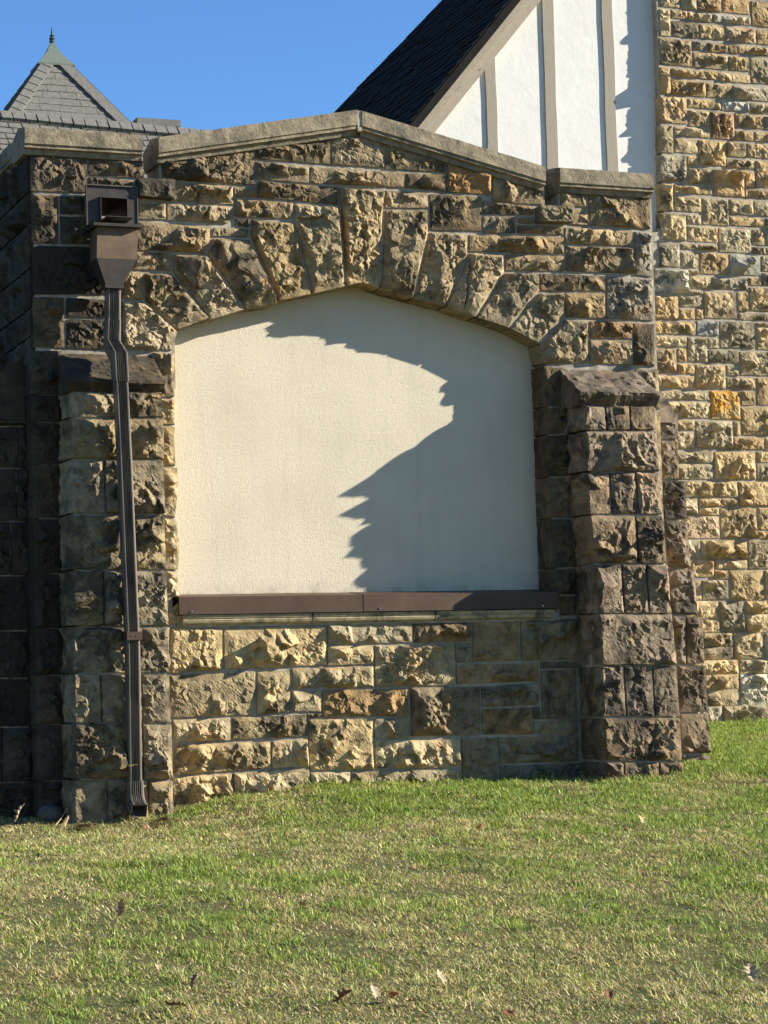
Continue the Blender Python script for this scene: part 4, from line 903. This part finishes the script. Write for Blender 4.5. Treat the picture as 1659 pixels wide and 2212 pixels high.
# ------------------------------------------------------------------ fallen leaves, a loose stone, a twig
def leaf_mat(name, col):
    m, nt, b = base_mat(name, .75, .25); p = pos(nt); n1 = noise(nt, p, 60, 4, .6)
    nt.links.new(mix(nt, 1, col, ramp(nt, n1, [(.3,.65),(.7,1.3)]), 'MULTIPLY'), b.inputs['Base Color']); return m
LM = {'pale':leaf_mat('pale_dry_leaf',(.34,.25,.15)),'tan':leaf_mat('tan_dry_leaf',(.36,.235,.12)),'rust':leaf_mat('rust_dry_leaf',(.22,.085,.04)),'brown':leaf_mat('dark_brown_leaf',(.13,.075,.04)),'orange':leaf_mat('orange_brown_leaf',(.40,.19,.075))}
def leaf(px, py, size, tone, label, seed, rx=0., group=None, maple=False):
    """px,py: ground position; lobed outline with a curled, veined blade"""
    rng = random.Random(seed); V = []; F_ = []
    L = []
    if maple:
        for i in range(11): a = -1.2+i*(math.pi*2-1.9)/10*1.0; r_ = (.55,.30)[i%2] if i not in (4,5,6) else (.62,.32)[i%2]; L.append((r_*math.cos(a+math.pi*.05), .45+r_*math.sin(a+math.pi*.05)))
        mid = [(0,.0),(0,.35),(0,.6)]
    half = [(.02,0),(.05,.10),(.17,.16),(.09,.24),(.26,.33),(.13,.42),(.34,.55),(.16,.62),(.26,.78),(.11,.80),(.06,.95),(0,1.0)]
    mids = [(0,y) for _, y in half]
    for sgn in (-1,1):
        for (hx,hy),(mx,my) in zip(half, mids):
            V.append((sgn*hx*rng.uniform(.85,1.15)*(1.5 if maple else 1), hy))
    n = len(half); V += mids
    cu = rng.uniform(.5,1.1); tw = rng.uniform(-.5,.5)
    P = []
    for (u, v) in V:
        h = cu*(u*u)*2.0+.18*math.sin(v*5+seed)*.5+tw*u*v*.6+.25*cu*(v-.5)**2
        P.append((u*size, (v-.5)*size, h*size*.8))
    for i in range(n-1):
        F_.append((2*n+i, 2*n+i+1, i+1, i)); F_.append((n+i, n+i+1, 2*n+i+1, 2*n+i))
    P = np.array(P); k0 = len(P)
    st = [(-.01*size,-.5*size,0),(.01*size,-.5*size,0),(.02*size,-.72*size,.05*size),(.005*size,-.72*size,.06*size)]
    P = np.concatenate([P, np.array(st)]); F_.append((k0,k0+1,k0+2,k0+3))
    if tone == 'pale': P = P*.72
    az = rng.uniform(0,6.28); Rm = Matrix.Rotation(az,3,'Z') @ Matrix.Rotation(rx,3,'X') @ Matrix.Rotation(rng.uniform(-.35,.35),3,'Y')
    Q = np.array([tuple(Rm @ Vector(p)) for p in P]); Q[:,2] -= np.percentile(Q[:,2], 12)
    base = np.array([px, py, float(gz(px, py))+.013]); 
    me = bpy.data.meshes.new('fallen_leaf'); me.from_pydata(Q.tolist(), [], F_); me.materials.append(LM[tone])
    o = bpy.data.objects.new('fallen_leaf', me); COL.objects.link(o); o.location = base.tolist()
    m = o.modifiers.new('s','SOLIDIFY'); m.thickness = .0012
    tag(o, label, 'leaf', group or 'dry leaves scattered on the lawn')
for a in LEAVES: leaf(*a)
rs_ = random.Random(77)
for i in range(34):
    yy = rs_.uniform(-6.6,-.7); xx = 4.9+.37*(yy+1)+rs_.uniform(-1.9,2.1)
    leaf(xx, yy, rs_.uniform(.026,.048), rs_.choice(('tan','brown','rust','tan')), 'small scrap of dry brown leaf lying among the grass blades', 200+i, rs_.uniform(0,.9), 'leaf scraps in the lawn')
def loose():
    V, F_ = [], []
    n = 14; m = 9; rng = np.random.RandomState(2)
    for i in range(m+1):
        for j in range(n):
            th = math.pi*i/m; ph = 2*math.pi*j/n; d = np.array([math.sin(th)*math.cos(ph), math.sin(th)*math.sin(ph), math.cos(th)])
            r_ = .8+.45*float(ridge(np.array([d[0]*1.5+d[2]]), np.array([d[1]*1.5]), 5, 3)[0])
            V.append((d[0]*.085*r_, d[1]*.06*r_, d[2]*.055*r_))
    for i in range(m):
        for j in range(n): F_.append((i*n+j,i*n+(j+1)%n,(i+1)*n+(j+1)%n,(i+1)*n+j))
    o = mk('loose_stone', V, F_, M['rockgrey']); o.location = (2.93,-.10,float(gz(2.93,-.10))+.03); o.rotation_euler = (.1,.2,.5)
    tag(o, 'loose grey stone lying in shade at the foot of the left buttress', 'stone')
    rng = random.Random(4)
    for (x,y,lab) in ((3.44,-.62,'dark clump of dead grass and soil below the downspout outlet'),(3.02,-.52,'small dark clump of dead grass left of the downspout')):
        mb = MB(); s = 1 if x > 3.2 else .6
        for i in range(260):
            a = rng.uniform(0,6.28); r_ = abs(rng.gauss(0,.05))*s; px, py = x+r_*1.5*math.cos(a), y+r_*math.sin(a); pz = float(gz(px,py))+.03*s*math.exp(-(r_/.06)**2)+rng.uniform(0,.012)
            b = rng.uniform(0,6.28); l = rng.uniform(.02,.06); w = .0025; d = Vector((math.cos(b),math.sin(b),rng.uniform(-.2,.5)))*l; p = Vector((px,py,pz)); q = Vector((-d.y,d.x,0)).normalized()*w
            mb.add([p-q,p+q,p+d*.6+q*.7,p+d*.6-q*.7,p+d+Vector((0,0,-.006))], [(0,1,2,3),(3,2,4)])
        tag(mb.build('grass_clump', LM['brown']), lab, 'grass clump', kind='stuff')
    mb = MB(); P = [Vector((2.90,-.30,float(gz(2.90,-.30))+.005)),Vector((2.95,-.25,float(gz(2.95,-.25))+.035)),Vector((3.0,-.2,float(gz(3,-.2))+.09))]
    for a, b, r_ in ((P[0],P[1],.003),(P[1],P[2],.002)):
        q = Vector((0,0,1)).cross((b-a).normalized()).normalized()*r_; u_ = Vector((0,0,r_))
        mb.hexa([a-q-u_,a+q-u_,b+q*.7-u_*.7,b-q*.7-u_*.7,a-q+u_,a+q+u_,b+q*.7+u_*.7,b-q*.7+u_*.7])
    tag(mb.build('twig', LM['tan']), 'thin dry twig leaning beside the loose grey stone', 'twig')
loose()
